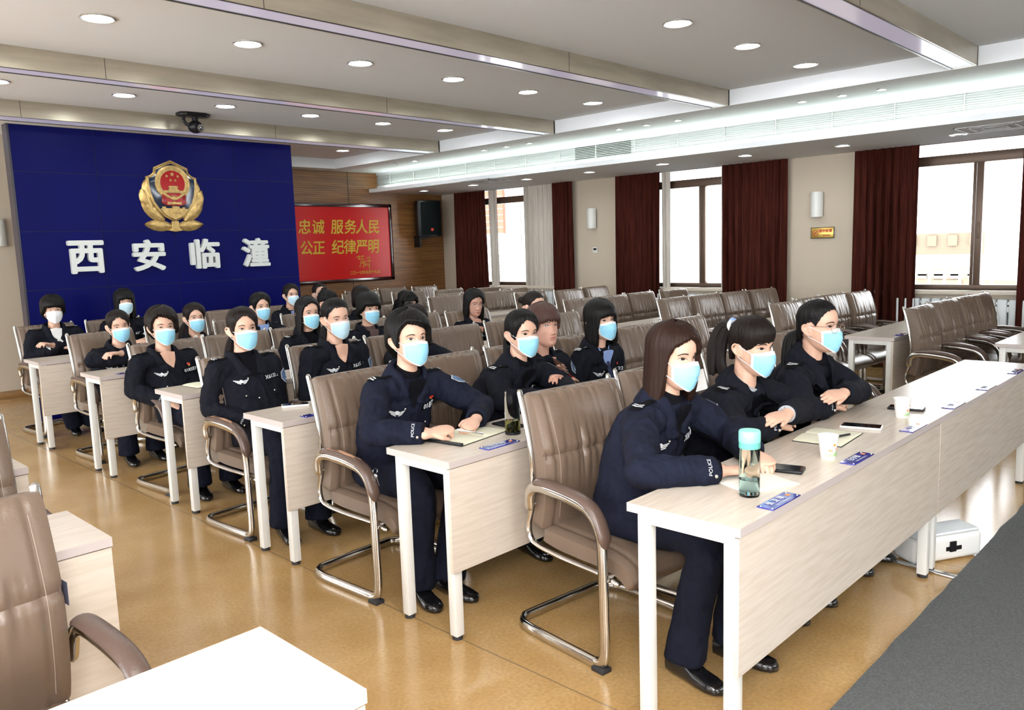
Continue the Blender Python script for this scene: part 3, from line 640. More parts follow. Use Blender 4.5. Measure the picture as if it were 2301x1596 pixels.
def make_chair():
    e = empty('armchair', (0, 0, 0))
    back = [(.272, .985, .045), (.262, .95, .075), (.235, .85, .085), (.21, .74, .088), (.205, .62, .085), (.215, .52, .08), (.235, .45, .08)]
    pad(back, .25, [.5], wr=.017, pleat=(.05, .98), seed=3).build('backrest', mt['leather'], e)
    seat = [(.20, .40, .07), (.10, .385, .085), (-.03, .38, .085), (-.15, .378, .08), (-.235, .36, .075), (-.275, .325, .05)]
    pad(seat, .25, [], nv=30, wr=.008, pleat=(0, .6), seed=5, wend=(.96, 1.)).build('seat', mt['leather'], e)
    for s in (-1, 1):
        b = MB(); b.tube(smooth_path([(s*.2, .178, .95), (s*.2, .138, .84), (s*.2, .112, .73), (s*.2, .112, .6), (s*.2, .125, .5)]), .0009, 5)
        b.build('stitched_seam', mt['stitch'], e)
        b = MB(); b.tube(smooth_path([(s*.238, .222, .968), (s*.243, .178, .86), (s*.243, .150, .74), (s*.243, .147, .62), (s*.243, .160, .52), (s*.243, .182, .455)]), .0042, 6, round_ends=True); b.build('piping', mt['pad'], e)
    for s in (-1, 1):
        b = MB(); b.tube(smooth_path([(s*.256, .278, .99), (s*.256, .245, .87), (s*.256, .218, .74), (s*.256, .212, .62), (s*.256, .225, .53), (s*.256, .245, .46), (s*.256, .238, .405), (s*.256, .19, .378), (s*.256, .05, .366), (s*.256, -.13, .362), (s*.256, -.19, .356), (s*.252, -.225, .345)], 5), (.013, .010), 10, up=(1, 0, 0), round_ends=True)
        b.build('side_rail', mt['chrome'], e)
    # one bent tube: arm, front post, runner, rear cross bar and back up the other side
    L_ = [(.278, .215, .545), (.283, .205, .60), (.285, .16, .632), (.285, .06, .632), (.285, -.06, .618), (.285, -.125, .595), (.285, -.168, .54), (.285, -.185, .46), (.285, -.188, .25), (.285, -.19, .10), (.285, -.18, .045), (.285, -.15, .024), (.285, -.10, .022), (.283, .1, .022), (.28, .22, .022), (.268, .285, .022), (.235, .32, .022), (.18, .332, .022)]
    path = [(-x, y, z) for x, y, z in L_]+[L_[i] for i in range(len(L_)-1, -1, -1)]
    b = MB(); b.tube(smooth_path(path, 4), (.0155, .023), 14, up=(1, 0, 0), round_ends=True)
    for s in (-1, 1): b.tube([(s*.28, -.186, .36), (s*.24, -.2, .362), (s*.1, -.19, .36)], .012, 10); b.ell((s*.27, .216, .545), (.016, .016, .016)); b.tube([(s*.275, .216, .545), (s*.24, .216, .545)], .006, 8)
    b.tube([(-.25, -.19, .36), (.25, -.19, .36)], .011, 10); b.build('frame', mt['chrome'], e)
    for s in (-1, 1):
        rows = []; P = smooth_path([(.17, .634), (.12, .645), (.0, .64), (-.09, .625), (-.145, .595), (-.18, .535), (-.192, .475)], 5); n = len(P); b = MB()
        for i, p in enumerate(P):
            a = P[max(0, i-1)]; q = P[min(n-1, i+1)]; tg = (Vector((0, q[0], q[1]))-Vector((0, a[0], a[1]))).normalized(); nr = Vector((0, tg.z, -tg.y)); nr = -nr if nr.z < 0 else nr
            if i and nr.dot(pn) < 0: nr = -nr
            pn = nr; en = min(1, (i+.15)/3, (n-1-i+.15)/3); en = math.sqrt(en)
            c = Vector((s*.285, p[0], p[1]))
            rows.append([c+Vector((.03*en*cos(th), 0, 0))+nr*((.012+.016*en*(1 if sin(th) > 0 else .8)*sin(th))) for th in [2*pi*j/14 for j in range(14)]])
        b.grid(rows, True, 0, True, True); b.build('armrest_pad', mt['pad'], e)
    for s in (-1, 1): bx(s*.285-.024, s*.285+.024, -.2, -.14, 0, .018).build('rubber_foot', mt['rubber'], e, bevel=.003)
    return e
chair0 = make_chair(); cused = []; CH = []
def chair(x, y, rz, label, group='taupe leather armchairs in rows', worn=False):
    o = chair0 if not cused else copy_tree(chair0); cused.append(1); o.location = (x, y, 0); o.rotation_euler = (0, 0, R(rz)); tag(o, label, 'chair', group)
    if worn:
        bb = MB(); rnd = random.Random(int(x*100))
        for s in ((-1,) if worn == 1 else (1,)):
            n = 22; P = smooth_path([(.12, .672), (.0, .667), (-.09, .652), (-.145, .622)], 6); top = []
            for i, p in enumerate(P): top.append([(s*.285+dx, p[0], p[1]+.0012) for dx in (-.012-.008*noise.noise(Vector((i*.3, 1, x))), .010+.012*noise.noise(Vector((i*.35, 5, y))))])
            bb.grid(top)
        bb.build('worn_patch', mt['worn'], o)
    return o
A = 'taupe leather chrome armchair '
for i, (x, y, r_, lb, wn) in enumerate([
    (.50, .80, -6, 'at aisle end of front row, under brown haired woman', 0), (1.17, .83, 0, 'in front row under the ponytailed woman', 0), (1.86, .79, 0, 'in front row under the ponytailed woman with round glasses', 0), (2.83, .90, -3, 'empty in front row, right of the woman in glasses', 2),
    (.29, 1.97, 3, 'at aisle end of second row with a worn armrest and keys', 1), (.90, 2.03, 0, 'second from the aisle in second row', 0), (1.50, 2.02, 0, 'third from the aisle in second row', 0), (2.08, 2.0, 0, 'fourth from the aisle in second row', 0), (2.70, 2.0, -2, 'empty in second row, directly right of the shirt and tie officer', 0), (3.32, 2.0, -2, 'empty at the right end of second row of middle block', 0),
    (.32, 3.18, 5, 'at aisle end of third row', 1), (.91, 3.21, 0, 'second from the aisle in third row', 0), (1.50, 3.2, 0, 'third from the aisle in third row', 0), (2.05, 3.22, 0, 'empty in third row, in front of the glasses woman', 0), (2.67, 3.22, 0, 'in third row under the woman with a hair bun', 0), (3.27, 3.22, 0, 'empty in third row, right of the hair bun woman', 0),
    (.40, 4.40, 6, 'at aisle end of fourth row', 0), (.94, 4.45, 0, 'second from the aisle in fourth row', 0), (1.50, 4.45, 0, 'third from the aisle in fourth row', 0), (2.10, 4.44, 0, 'fourth from the aisle in fourth row', 0), (2.7, 4.44, 0, 'fifth from the aisle in fourth row', 0), (3.22, 4.3, 0, 'in fourth row under the unmasked woman in glasses', 0),
    (.42, 5.70, 5, 'at aisle end of fifth row', 0), (1.04, 5.74, 0, 'second from the aisle in fifth row', 0), (1.66, 5.74, 0, 'third from the aisle in fifth row', 0), (2.35, 5.74, 0, 'fourth from the aisle in fifth row', 0), (2.9, 5.74, 0, 'fifth from the aisle in fifth row', 0), (3.5, 5.74, 0, 'at right end of fifth row of middle block', 0),
    (.44, 7.15, 8, 'at aisle end of sixth row, before the blue wall', 0), (1.04, 7.18, 0, 'second from the aisle in sixth row', 0), (1.64, 7.15, 2, 'empty in sixth row before the blue wall, nearer the aisle', 0), (2.24, 7.15, 0, 'empty in sixth row before the blue wall, farther from aisle', 0), (2.84, 7.12, 0, 'fifth from the aisle in sixth row', 0), (3.42, 7.3, 0, 'at right end of sixth row of middle block', 0)]):
    chair(x, y, r_, A+lb, worn=wn)
for r_i, row in (('front', [(4.95, .81, -1), (5.57, .81, -5), (6.09, .80, -5), (6.5, .76, -1)]), ('second', [(5.06, 1.99, -2), (5.63, 2.03, -4), (6.16, 2.01, -5), (6.6, 1.93, -4)]), ('third', [(5.29, 3.34, 0), (5.78, 3.26, -5), (6.28, 3.2, -5), (6.84, 3.14, -8)]), ('fourth', [(4.87, 4.25, -2), (5.41, 4.23, 0), (6.0, 4.26, -1), (6.55, 4.14, -2)]), ('fifth', [(5.71, 5.78, -3), (6.28, 5.6, -2), (6.93, 5.66, 0)])):
    for i, (x, y, a) in enumerate(row): chair(x, y, a, 'empty '+A+'in %s row of window block, %s from the aisle' % (r_i, ordn[i]))
for x, y, a, lb in ((4.75, 6.36, -4, 'in the aisle behind the woman in glasses'), (5.72, 6.40, -9, 'turned slightly, in sixth row of window block'), (6.35, 6.66, 0, 'dark against window light in sixth row'), (5.2, 6.75, 3, 'partly hidden in sixth row of window block'), (5.95, 7.63, -3, 'in seventh row of window block near far curtain'), (6.5, 7.35, 0, 'in seventh row at the far curtain'), (5.3, 7.80, -6, 'in seventh row below the loudspeaker'), (4.7, 8.15, -8, 'in seventh row below the red board'), (4.1, 8.4, -12, 'in seventh row beside the blue wall'), (6.58, 8.9, 3, 'in rear row nearest the window'), (6.0, 9.05, -4, 'in rear row below the loudspeaker bracket'), (5.3, 8.95, -8, 'in rear row below the red board')):
    chair(x, y, a, 'empty '+A+lb)
chair(-1.66, .93, 4, A+'in left block, cut off by lower left corner'); chair(-1.46, 2.15, 0, A+'in left block, mostly cut off by left edge')
o = MB(); o.box(-.001, .001, -.02, .02, -.03, .03); q = o.build('maker_tag', mt['ink']); q.parent = [c for c in COL.objects if c.get('label', '').endswith('lower left corner')][0]; q.location = (.253, .15, .74)

# ------------------------------------------------------------------ things on the desks
def plate(x, y, txt, sub, label, rz=0):
    e = empty('name_plate', (x, y, .75), rz, label, 'name plate', 'blue name plates on the desks')
    bx(-.095, .095, -.0275, .0275, .0, .004).build('plate', mt['plate'], e, bevel=.001, seg=1)
    b = MB(); vs, fs = text_mesh(txt, .027, 0, .0006, spacing=1.1); b.add([(v.x-.012, v.y+.006, .0046+v.z) for v in vs], fs); vs, fs = text_mesh(sub, .0095); b.add([(v.x, v.y-.016, .0046) for v in vs], fs); b.build('lettering', mt['txtw'], e, smooth=False)
    b = MB(); b.disc((.068, .004), .0085, .0042, 14); b.build('badge', mt['orange'], e)
    b = MB()
    for sx in (-.086, .086):
        for sy in (-.019, .019): b.ell((sx, sy, .0045), (.0032, .0032, .0025), None, 8, 5)
    b.build('pins', mt['silver'], e)
plate(.296, .025, '张 卫 琪', '西安市公安局临潼分局', 'blue name plate beside the mint bottle on the front desk')
plate(.93, .025, '白宇智', '西安市公安局临潼分局', 'blue name plate beside the nearer paper cup')
plate(1.555, .026, '李宁', '西安市公安局临潼分局', 'blue name plate below the white phone, near the desk joint')
plate(2.14, .03, '王芳', '西安市公安局临潼分局', 'name plate reflecting the windows, right of the desk joint')
plate(2.72, .03, '陈静', '西安市公安局临潼分局', 'name plate reflecting the windows, middle of right front desk')
plate(3.35, .027, '刘洋', '西安市公安局临潼分局', 'blue name plate at the far right end of front desks')
plate(.295, 1.246, '付大福', '西安市公安局临潼分局', 'blue name plate in front of the glass tea bottle')
plate(.21, 2.465, '周敏', '西安市公安局临潼分局', 'blue name plate half hidden behind the second row chair')
plate(.24, 4.985, '赵丽', '西安市公安局临潼分局', 'blue name plate on fifth row desk in middle block')
plate(4.93, 1.18, '孙平', '西安市公安局临潼分局', 'blue name plate on second desk of window block')

def phone(x, y, rz, L, W, H, body, label):
    e = empty('phone', (x, y, .75), R(rz), label, 'phone')
    bx(-W/2, W/2, -L/2, L/2, 0, H).build('case', mt[body], e, bevel=.004, seg=3); bx(-W/2+.004, W/2-.004, -L/2+.005, L/2-.005, H-.001, H+.0006).build('screen', mt['screen'], e)
    return e
phone(.63, .175, 14, .152, .08, .012, 'black', 'black phone in patterned case right of the mint bottle')
phone(1.44, .2, 14, .165, .08, .01, 'phonew', 'white phone lying right of the open notebook')
phone(1.93, .175, 10, .155, .075, .011, 'black', 'black phone lying behind the farther paper cup')
phone(.58, 1.47, -4, .155, .075, .01, 'black', 'black phone beside the glass tea bottle')
phone(.255, 2.762, 60, .145, .072, .012, 'phonew', 'white phone at the end of the third row desk')

def lathe(b, prof, n=28, mat=0, cap0=True, cap1=True): b.grid([[(r*cos(2*pi*j/n), r*sin(2*pi*j/n), z) for j in range(n)] for r, z in prof], True, mat, cap0, cap1)
e = empty('water_bottle', (.295, .125, .75), 0, 'clear water bottle with mint green lid on the front desk', 'bottle')
b = MB(); lathe(b, [(.026, 0), (.031, .003), (.0325, .01), (.0325, .158), (.030, .165)], cap1=False); lathe(b, [(.027, .164), (.0295, .158), (.0295, .012), (.027, .007)], cap0=False); b.build('bottle_body', mt['mintglass'], e)
b = MB(); lathe(b, [(.0292, .009), (.0294, .055), (.0294, .0551)]); b.build('water', mt['water'], e)
b = MB(); lathe(b, [(.033, .158), (.0335, .162), (.0335, .178)]); b.build('collar', mt['mintd'], e)
b = MB(); lathe(b, [(.0335, .178), (.034, .18), (.034, .21), (.0315, .2145), (.01, .215)]); b.build('lid', mt['mint'], e)
e = empty('tea_bottle', (.478, 1.345, .75), 0, 'tall glass tea bottle with green tea on second row desk', 'bottle')
b = MB(); lathe(b, [(.031, 0), (.034, .004), (.034, .158), (.031, .168), (.031, .19)], cap1=False); lathe(b, [(.0295, .19), (.0295, .167), (.032, .157), (.032, .014), (.03, .012)], cap0=False); b.build('bottle_body', mt['glass'], e)
b = MB(); lathe(b, [(.0318, .014), (.0318, .062), (.0317, .0622)]); b.build('tea', mt['tea'], e)
b = MB(); lathe(b, [(.034, 0), (.035, .003), (.035, .012), (.033, .0135)]); b.build('base', mt['black'], e)
b = MB(); rr_ = random.Random(5)
for i in range(40):
    a = rr_.uniform(0, 6.28); r_ = rr_.uniform(0, .024); b.ell((r_*cos(a), r_*sin(a), rr_.uniform(.016, .036)), (.006, .0015, .0012), Matrix.Rotation(rr_.uniform(0, 3), 3, 'Z') @ Matrix.Rotation(rr_.uniform(-.9, .9), 3, 'Y'), 6, 4)
b.build('tea_leaves', mt['leaf'], e)
def cup(x, y, rz, label):
    e = empty('paper_cup', (x, y, .75), rz, label, 'cup', 'flower printed paper cups'); b = MB()
    lathe(b, [(.025, .0), (.0255, .002), (.0365, .083), (.0375, .085), (.0375, .087), (.0355, .0865), (.0245, .006), (.005, .005)]); b.build('cup_body', mt['cup'], e)
    def onc(a, z, r_): rad = .0255+(.0365-.0255)*z/.083+.0005; return [(rad*cos(a+q*r_/rad*cos(2*pi*i/10)), rad*sin(a+q*r_/rad*cos(2*pi*i/10)), z+q*r_*sin(2*pi*i/10)) for i in range(10) for q in (1,)]
    for nm, mm, spots in (('orange_flowers', 'orange', [(-2.0, .055, .006), (-2.55, .035, .004), (-2.3, .032, .0035), (-1.4, .04, .004)]), ('pink_flowers', 'pinkp', [(-2.4, .04, .0035), (-1.75, .038, .0045), (-2.9, .05, .004)])):
        b = MB()
        for a, z, r_ in spots: b.add(onc(a, z, r_), [tuple(range(10))])
        b.build(nm, mt[mm], e)
    b = MB(); rnd = random.Random(3)
    for i in range(26):
        a = -3.1+i*.08; z = rnd.uniform(.006, .012); rad = .0268; b.tube([(rad*cos(a), rad*sin(a), z), ((rad+.003)*cos(a+rnd.uniform(-.06, .06)), (rad+.003)*sin(a), z+rnd.uniform(.008, .02))], .0005, 4)
    b.build('green_stems', mt['green'], e)
cup(.885, .115, 0, 'paper cup with orange flowers beside the open notebook'); cup(1.745, .135, .5, 'paper cup with orange flowers in front of a black phone')
def notebook(x, y, rz, W, D, label, cover='black', page='cream', lines=True, gut=True):
    e = empty('notebook', (x, y, .75), R(rz), label, 'notebook'); bx(-W/2-.004, W/2+.004, -D/2-.003, D/2+.003, 0, .003).build('cover', mt[cover], e, bevel=.001, seg=1)
    b = MB(); n = 24; rows = []
    for yy in (-D/2, D/2): rows.append([(-W/2+W*j/n, yy, .004+.007*(1-abs(2*j/n-1)**3)*(1-.8*math.exp(-((j/n-.5)/.04)**2) if gut else 1)) for j in range(n+1)])
    low = [[(p[0], p[1], .003) for p in r] for r in rows]; b.grid(rows); b.grid(low); b.grid([rows[0], low[0]]); b.grid([rows[1], low[1]]); b.grid([[rows[0][0], rows[1][0]], [low[0][0], low[1][0]]]); b.grid([[rows[0][-1], rows[1][-1]], [low[0][-1], low[1][-1]]]); b.build('pages', mt[page], e)
    if lines:
        b = MB()
        for i in range(14):
            yy = -D/2+.02+i*(D-.03)/14
            for s in (-1, 1): b.add([(s*W*.06, yy, .0115), (s*W*.44, yy, .0062+.003), (s*W*.44, yy+.0006, .0062+.003), (s*W*.06, yy+.0006, .0115)], [(0, 1, 2, 3)])
        b.build('ruling', mt['rule'], e, smooth=False)
    return e
notebook(1.19, .24, 4, .27, .19, 'open black covered notebook with cream pages under a pen, front desk')
e = notebook(.33, 1.478, 8, .33, .20, 'open black organiser under the short haired officer\'s hands')
bx(-.172, -.158, -.105, .105, .002, .014).build('strap', mt['black'], e, bevel=.002)
e = notebook(.455, .215, -22, .21, .26, 'white spiral notepad under the brown haired woman\'s hand', 'paper', 'paper', True, False)
e = notebook(.27, 3.93, 4, .14, .2, 'cream notebook on the fourth row desk', 'rosewood', 'cream', False, False)
b = MB(); b.tube([(1.12, .20, .768), (1.22, .165, .768)], .0045, 10, round_ends=True); b.tube([(1.115, .2035, .768), (1.10, .207, .768)], .003, 8)
tag(b.build('pen', mt['black']), 'black pen lying on the open notebook on front desk', 'pen')
e = empty('document_pile', (1.46, 1.49, .75), R(10), 'white papers under a brown envelope on second row desk', 'papers')
bx(-.11, .11, -.08, .08, 0, .004).build('paper_sheets', mt['paper'], e); bx(-.06, .1, -.06, .07, .004, .006).build('brown_envelope', M('kraft', (.42, .26, .13), .8), e)
# keys on the worn armrest
e = empty('key_ring', (.03, 1.76, .61), 0, 'bunch of keys hanging from the worn armrest in second row', 'keys')
b = MB(); b.tube([(.012*cos(a), 0, -.0+.012*sin(a)) for a in [2*pi*i/16 for i in range(17)]], .0015, 6); b.build('ring', mt['silver'], e)
for a in (-.5, -.1, .35):
    b = MB(); d = Vector((sin(a)*.2, -sin(a), -cos(a))); c = Vector((0, 0, -.012)); b.ell(c+d*.012, (.003, .010, .010), None, 10, 6); b.tube([c+d*.02, c+d*.055], (.0015, .003), 6, up=(1, 0, 0)); b.build('key', mt['silver'], e)

# ------------------------------------------------------------------ people
mt['skin'] = M('skin', (.60, .36, .26), .48, noise_amt=.07, nscale=18, bump=.03, bscale=250)
mt['skin2'] = M('skin_flushed', (.52, .28, .205), .48, noise_amt=.1, nscale=14, bump=.03, bscale=250)
mt['navy'] = M('navy_uniform', (.008, .0098, .021), .85, fold=.8, spec=.12, noise_amt=.15, nscale=60, bump=.15, bscale=500, sheen=.0)
mt['navy2'] = M('navy_uniform_dim', (.0065, .0072, .012), .85, fold=.8, spec=.12, noise_amt=.15, nscale=60, bump=.15, bscale=500, sheen=.0)  # same navy cloth, darkened for wearers less lit by the flash
mt['trouser'] = M('navy_trousers', (.007, .0085, .017), .85, fold=.8, spec=.12, bump=.15, bscale=500)
mt['blackknit'] = M('black_knit', (.004, .004, .006), .9, spec=.1, bump=.4, bscale=300)
mt['whiteknit'] = M('white_shirt', (.7, .7, .68), .8); mt['blueshirt'] = M('light_blue_shirt', (.25, .36, .66), .8); mt['greyknit'] = M('grey_knit', (.33, .34, .36), .9); mt['brownknit'] = M('brown_knit', (.10, .06, .055), .9)
mt['tie'] = M('navy_tie', (.01, .015, .06), .6)
mt['shoe'] = M('black_shoe', (.006, .006, .007), .18, coat=.4)
mt['badgew'] = M('silver_embroidery', (.62, .64, .66), .5); mt['patch'] = M('patch_blue', (.09, .16, .3), .6); mt['blackpatch'] = M('black_patch', (.003, .003, .004), .9, spec=.1)
mt['button'] = M('silver_button', (.6, .58, .52), .25, .9)
mt['maskb'] = M('blue_mask', (.28, .60, .78), .8, bump=.1, bscale=200); mt['maskp'] = M('pale_blue_mask', (.46, .66, .76), .8, bump=.1, bscale=200); mt['maskw'] = M('white_mask', (.76, .77, .79), .8); mt['strap'] = M('white_elastic', (.8, .82, .85), .7)
mt['sclera'] = M('eye_white', (.45, .41, .39), .3); mt['iris'] = M('dark_iris', (.012, .007, .005), .1, coat=.8); mt['lash'] = M('lash', (.008, .005, .005), .6)
mt['brow'] = M('eyebrow', (.03, .018, .014), .8); mt['lips'] = M('lips', (.38, .12, .11), .45); mt['nailm'] = M('nail', (.7, .42, .34), .3)
mt['wire'] = M('thin_gold_rim', (.35, .22, .16), .3, .9); mt['lensg'] = M('spectacle_lens', (.9, .95, 1), .02, alpha=.05)
def hair_mat(name, c, c2):
    m = M(name, c, .45, spec=.16); nt = m.node_tree; b = nt.nodes['Principled BSDF']
    uvn = nt.nodes.new('ShaderNodeUVMap'); uvn.uv_map = 'uv'; mp = nt.nodes.new('ShaderNodeMapping'); mp.inputs['Scale'].default_value = (150, 2.2, 1); nt.links.new(uvn.outputs[0], mp.inputs[0])
    n = nt.nodes.new('ShaderNodeTexNoise'); n.inputs['Scale'].default_value = 1.; n.inputs['Detail'].default_value = 5; nt.links.new(mp.outputs[0], n.inputs['Vector'])
    bp = nt.nodes.new('ShaderNodeBump'); bp.inputs['Strength'].default_value = .55; bp.inputs['Distance'].default_value = .006; nt.links.new(n.outputs[0], bp.inputs['Height']); nt.links.new(bp.outputs[0], b.inputs['Normal'])
    mx = nt.nodes.new('ShaderNodeMix'); mx.data_type = 'RGBA'; mx.inputs[6].default_value = (*c, 1); mx.inputs[7].default_value = (*c2, 1); nt.links.new(n.outputs[0], mx.inputs[0]); nt.links.new(mx.outputs[2], b.inputs['Base Color'])
    return m
HM = {'black': hair_mat('black_hair', (.0028, .0025, .0025), (.007, .006, .0058)), 'brown': hair_mat('brown_hair', (.006, .0028, .002), (.034, .014, .009)), 'dark': hair_mat('dark_brown_hair', (.005, .0032, .0028), (.014, .0085, .007)), 'red': hair_mat('reddish_hair', (.035, .016, .013), (.095, .05, .042))}

ZS_ = [-.124, -.116, -.102, -.082, -.06, -.04, -.015, 0, .02, .04, .06, .08, .095, .107, .115]
WS_ = [.016, .032, .045, .055, .061, .066, .070, .071, .0725, .073, .0705, .062, .049, .031, .004]
FS_ = [.064, .077, .083, .085, .086, .087, .086, .084, .088, .0875, .082, .068, .050, .030, .004]
KS_ = [-.035, -.012, .018, .045, .064, .077, .088, .093, .097, .097, .092, .079, .061, .038, .006]
def hs(z):
    z = max(ZS_[0], min(ZS_[-1], z)); return float(np.interp(z, ZS_, WS_)), float(np.interp(z, ZS_, FS_)), float(np.interp(z, ZS_, KS_))
def G(x, s): return math.exp(-(x/s)**2)
def head_rows(nu=72, nv=64):
    rows = []
    for i in range(nv+1):
        t = i/nv; z = -.124+.239*(.5-.5*cos(pi*(.04+.94*t)))/(.5-.5*cos(pi*.98)); w_ = f = k = 0
        for dz in (-.008, 0, .008):
            a, b_, c = hs(z+dz); w_ += a/3; f += b_/3; k += c/3
        y0 = (k-f)/2; hd = (k+f)/2; row = []
        for j in range(nu):
            a = 2*pi*j/nu; ca, sa = cos(a), sin(a); x = w_*math.copysign(abs(sa)**.93, sa); y = y0-hd*math.copysign(abs(ca)**.93, ca)
            if ca > 0:
                d = 0
                nz = -.044; top = max(0, min(1, (z+.002)/(nz+.002))) if z < 0 else 0
                ridge = (.004*G(z, .014)+.021*(top**1.2 if z > nz else math.exp(-((z-nz)/.0075)**2)))*G(x, .0085+.004*top)
                d += ridge+.007*G(z-nz-.001, .008)*(G(x-.012, .006)+G(x+.012, .006))
                d -= .0075*G(z, .0125)*(G(x-.031, .016)+G(x+.031, .016))
                d += .003*G(z-.019, .008)*(G(x-.03, .02)+G(x+.03, .02))
                d += .005*G(z+.036, .018)*(G(x-.04, .017)+G(x+.04, .017))
                d += .0075*G(z+.066, .0055)*G(x, .019)+.008*G(z+.0765, .006)*G(x, .016)-.0035*G(z+.071, .0022)*G(x, .02)-.002*G(z+.087, .006)*G(x, .016)
                d += .006*G(z+.104, .012)*G(x, .018)
                y -= d
            row.append(Vector((x, y, z)))
        rows.append(row)
    return rows
HEAD = head_rows(); hb = MB(); hb.grid(HEAD, True, 0, True, True); HB = hb.bvh()
def fy(x, z, off=.0015):
    h = HB.ray_cast(Vector((x, -.3, z)), Vector((0, 1, 0))); return (h[0].y if h[0] else -.05)-off
def ear(b, s):
    c = Vector((s*.073, .012, -.016)); Rm = Matrix.Rotation(s*R(-18), 3, 'Z') @ Matrix.Rotation(R(-10), 3, 'X')
    pts = [(0, -.008, -.030), (s*.003, -.011, -.012), (s*.006, -.007, .012), (s*.010, .004, .026), (s*.013, .017, .022), (s*.013, .021, .006), (s*.009, .014, -.012), (s*.004, .003, -.026), (0, -.006, -.031)]
    b.tube(smooth_path([c+Rm @ Vector(p) for p in pts], 3), .0045, 7, round_ends=True); b.ell(c+Rm @ Vector((s*.004, .004, 0)), (.0045, .014, .022), Rm, 10, 8)
    b.ell(c+Rm @ Vector((s*.001, -.006, -.027)), (.0055, .006, .008), Rm, 8, 6)
def tf(vs, Mx): return [Mx @ Vector(v) for v in vs]
def xf(b, Mx): b.v = [Mx @ v for v in b.v]; return b

def remesh(mb, name, vox, it=4, wr=0., wf=(9, 9, 5), seed=0, extra_bvh=None):
    me = bpy.data.meshes.new('t'); me.from_pydata([tuple(v) for v in mb.v], [], mb.f)
    bm = bmesh.new(); bm.from_mesh(me); bmesh.ops.recalc_face_normals(bm, faces=bm.faces); bm.to_mesh(me); bm.free()
    o = bpy.data.objects.new('t', me); COL.objects.link(o); md = o.modifiers.new('r', 'REMESH'); md.mode = 'VOXEL'; md.voxel_size = vox
    sm = o.modifiers.new('s', 'SMOOTH'); sm.factor = .5; sm.iterations = it
    r = bpy.data.meshes.new_from_object(o.evaluated_get(bpy.context.evaluated_depsgraph_get())); COL.objects.unlink(o); bpy.data.objects.remove(o); bpy.data.meshes.remove(me)
    r.name = name; n = len(r.vertices); co = np.empty(n*3, 'f'); r.vertices.foreach_get('co', co); co = co.reshape(-1, 3)
    if wr:
        nm = np.empty(n*3, 'f'); r.vertices.foreach_get('normal', nm); nm = nm.reshape(-1, 3); off = np.empty(n, 'f')
        for i in range(n):
            p = co[i]; q = Vector((p[0]*wf[0]+seed*3.1, p[1]*wf[1], p[2]*wf[2])); a = noise.noise(q); q2 = Vector((p[0]*wf[0]*1.6+p[2]*9, p[1]*wf[1]*1.6+seed, p[2]*wf[2]*1.9-p[0]*7)); c = noise.noise(q2)
            off[i] = wr*((1-2*abs(a))*.8-.35+(1-2.4*abs(c))*.45)
        co = co+nm*off[:, None]; r.vertices.foreach_set('co', co.ravel())
    r.shade_smooth(); return r
def mbvh(me): return BVHTree.FromPolygons([v.co.copy() for v in me.vertices], [tuple(p.vertices) for p in me.polygons])
def mkobj(me, name, m, parent):
    me.materials.clear(); me.materials.append(m); o = bpy.data.objects.new(name, me); COL.objects.link(o); o.parent = parent; return o

def hand(b, w0, d, n, side, curl=(25, 40, 30), spread=1., thumb=1., sc_=1., nails=None, finger_in=None):
    """w0 wrist, d direction of the palm, n back-of-hand normal, side +1 when the thumb lies along +(d x n)"""
    d = d.normalized(); n = (n-d*n.dot(d)).normalized(); s = d.cross(n)*side; L = .078*sc_
    b.tube([w0-d*.03, w0, w0+d*(L*.35), w0+d*(L*.75), w0+d*L], [(.021, .025), (.0165, .026), (.0155, .035), (.0135, .039), (.0105, .037)], 14, up=n, round_ends=True)
    for i, (o_, ln, r0) in enumerate(((.028, .066, .0086), (.0095, .073, .0089), (-.009, .069, .0085), (-.0265, .055, .0077))):
        p = w0+d*(L*.93-(.008 if i == 3 else .0))+s*(o_*sc_)-n*.001; dd = (d+s*(o_*2.2*spread)).normalized(); path = [p-dd*.02, p]; rad = [r0, r0]
        ang = 0; cu = [c_*(1+.12*(i-1)) for c_ in curl]; ax = dd.cross(n)
        for k, fr in enumerate((.42, .32, .26)):
            ang += R(cu[k]); v = (dd*cos(ang)-n*sin(ang)); q = path[-1]+v*(ln*fr*sc_)
            path.append(path[-1].lerp(q, .5)); path.append(q); rad += [r0*(.97-.06*k), r0*(.9-.1*k)]
        b.tube(path, rad, 9, up=n, round_ends=True)
        if nails is not None: nails.ell(path[-1]-v*.003+(n*cos(ang)+dd*sin(ang))*(r0*.62), (.0045, .006, .002), Matrix((s, v, n)).transposed(), 8, 5)
    p = w0+d*(L*.22)+s*(.026*sc_)-n*.004; v = (d*.72+s*.62*thumb-n*.25).normalized(); v2 = (d*.95+s*.15-n*.3).normalized()
    b.tube([p-v*.018, p, p+v*.028, p+v*.028+v2*.026], [.0125, .0125, .0105, .0082], 9, up=n, round_ends=True)

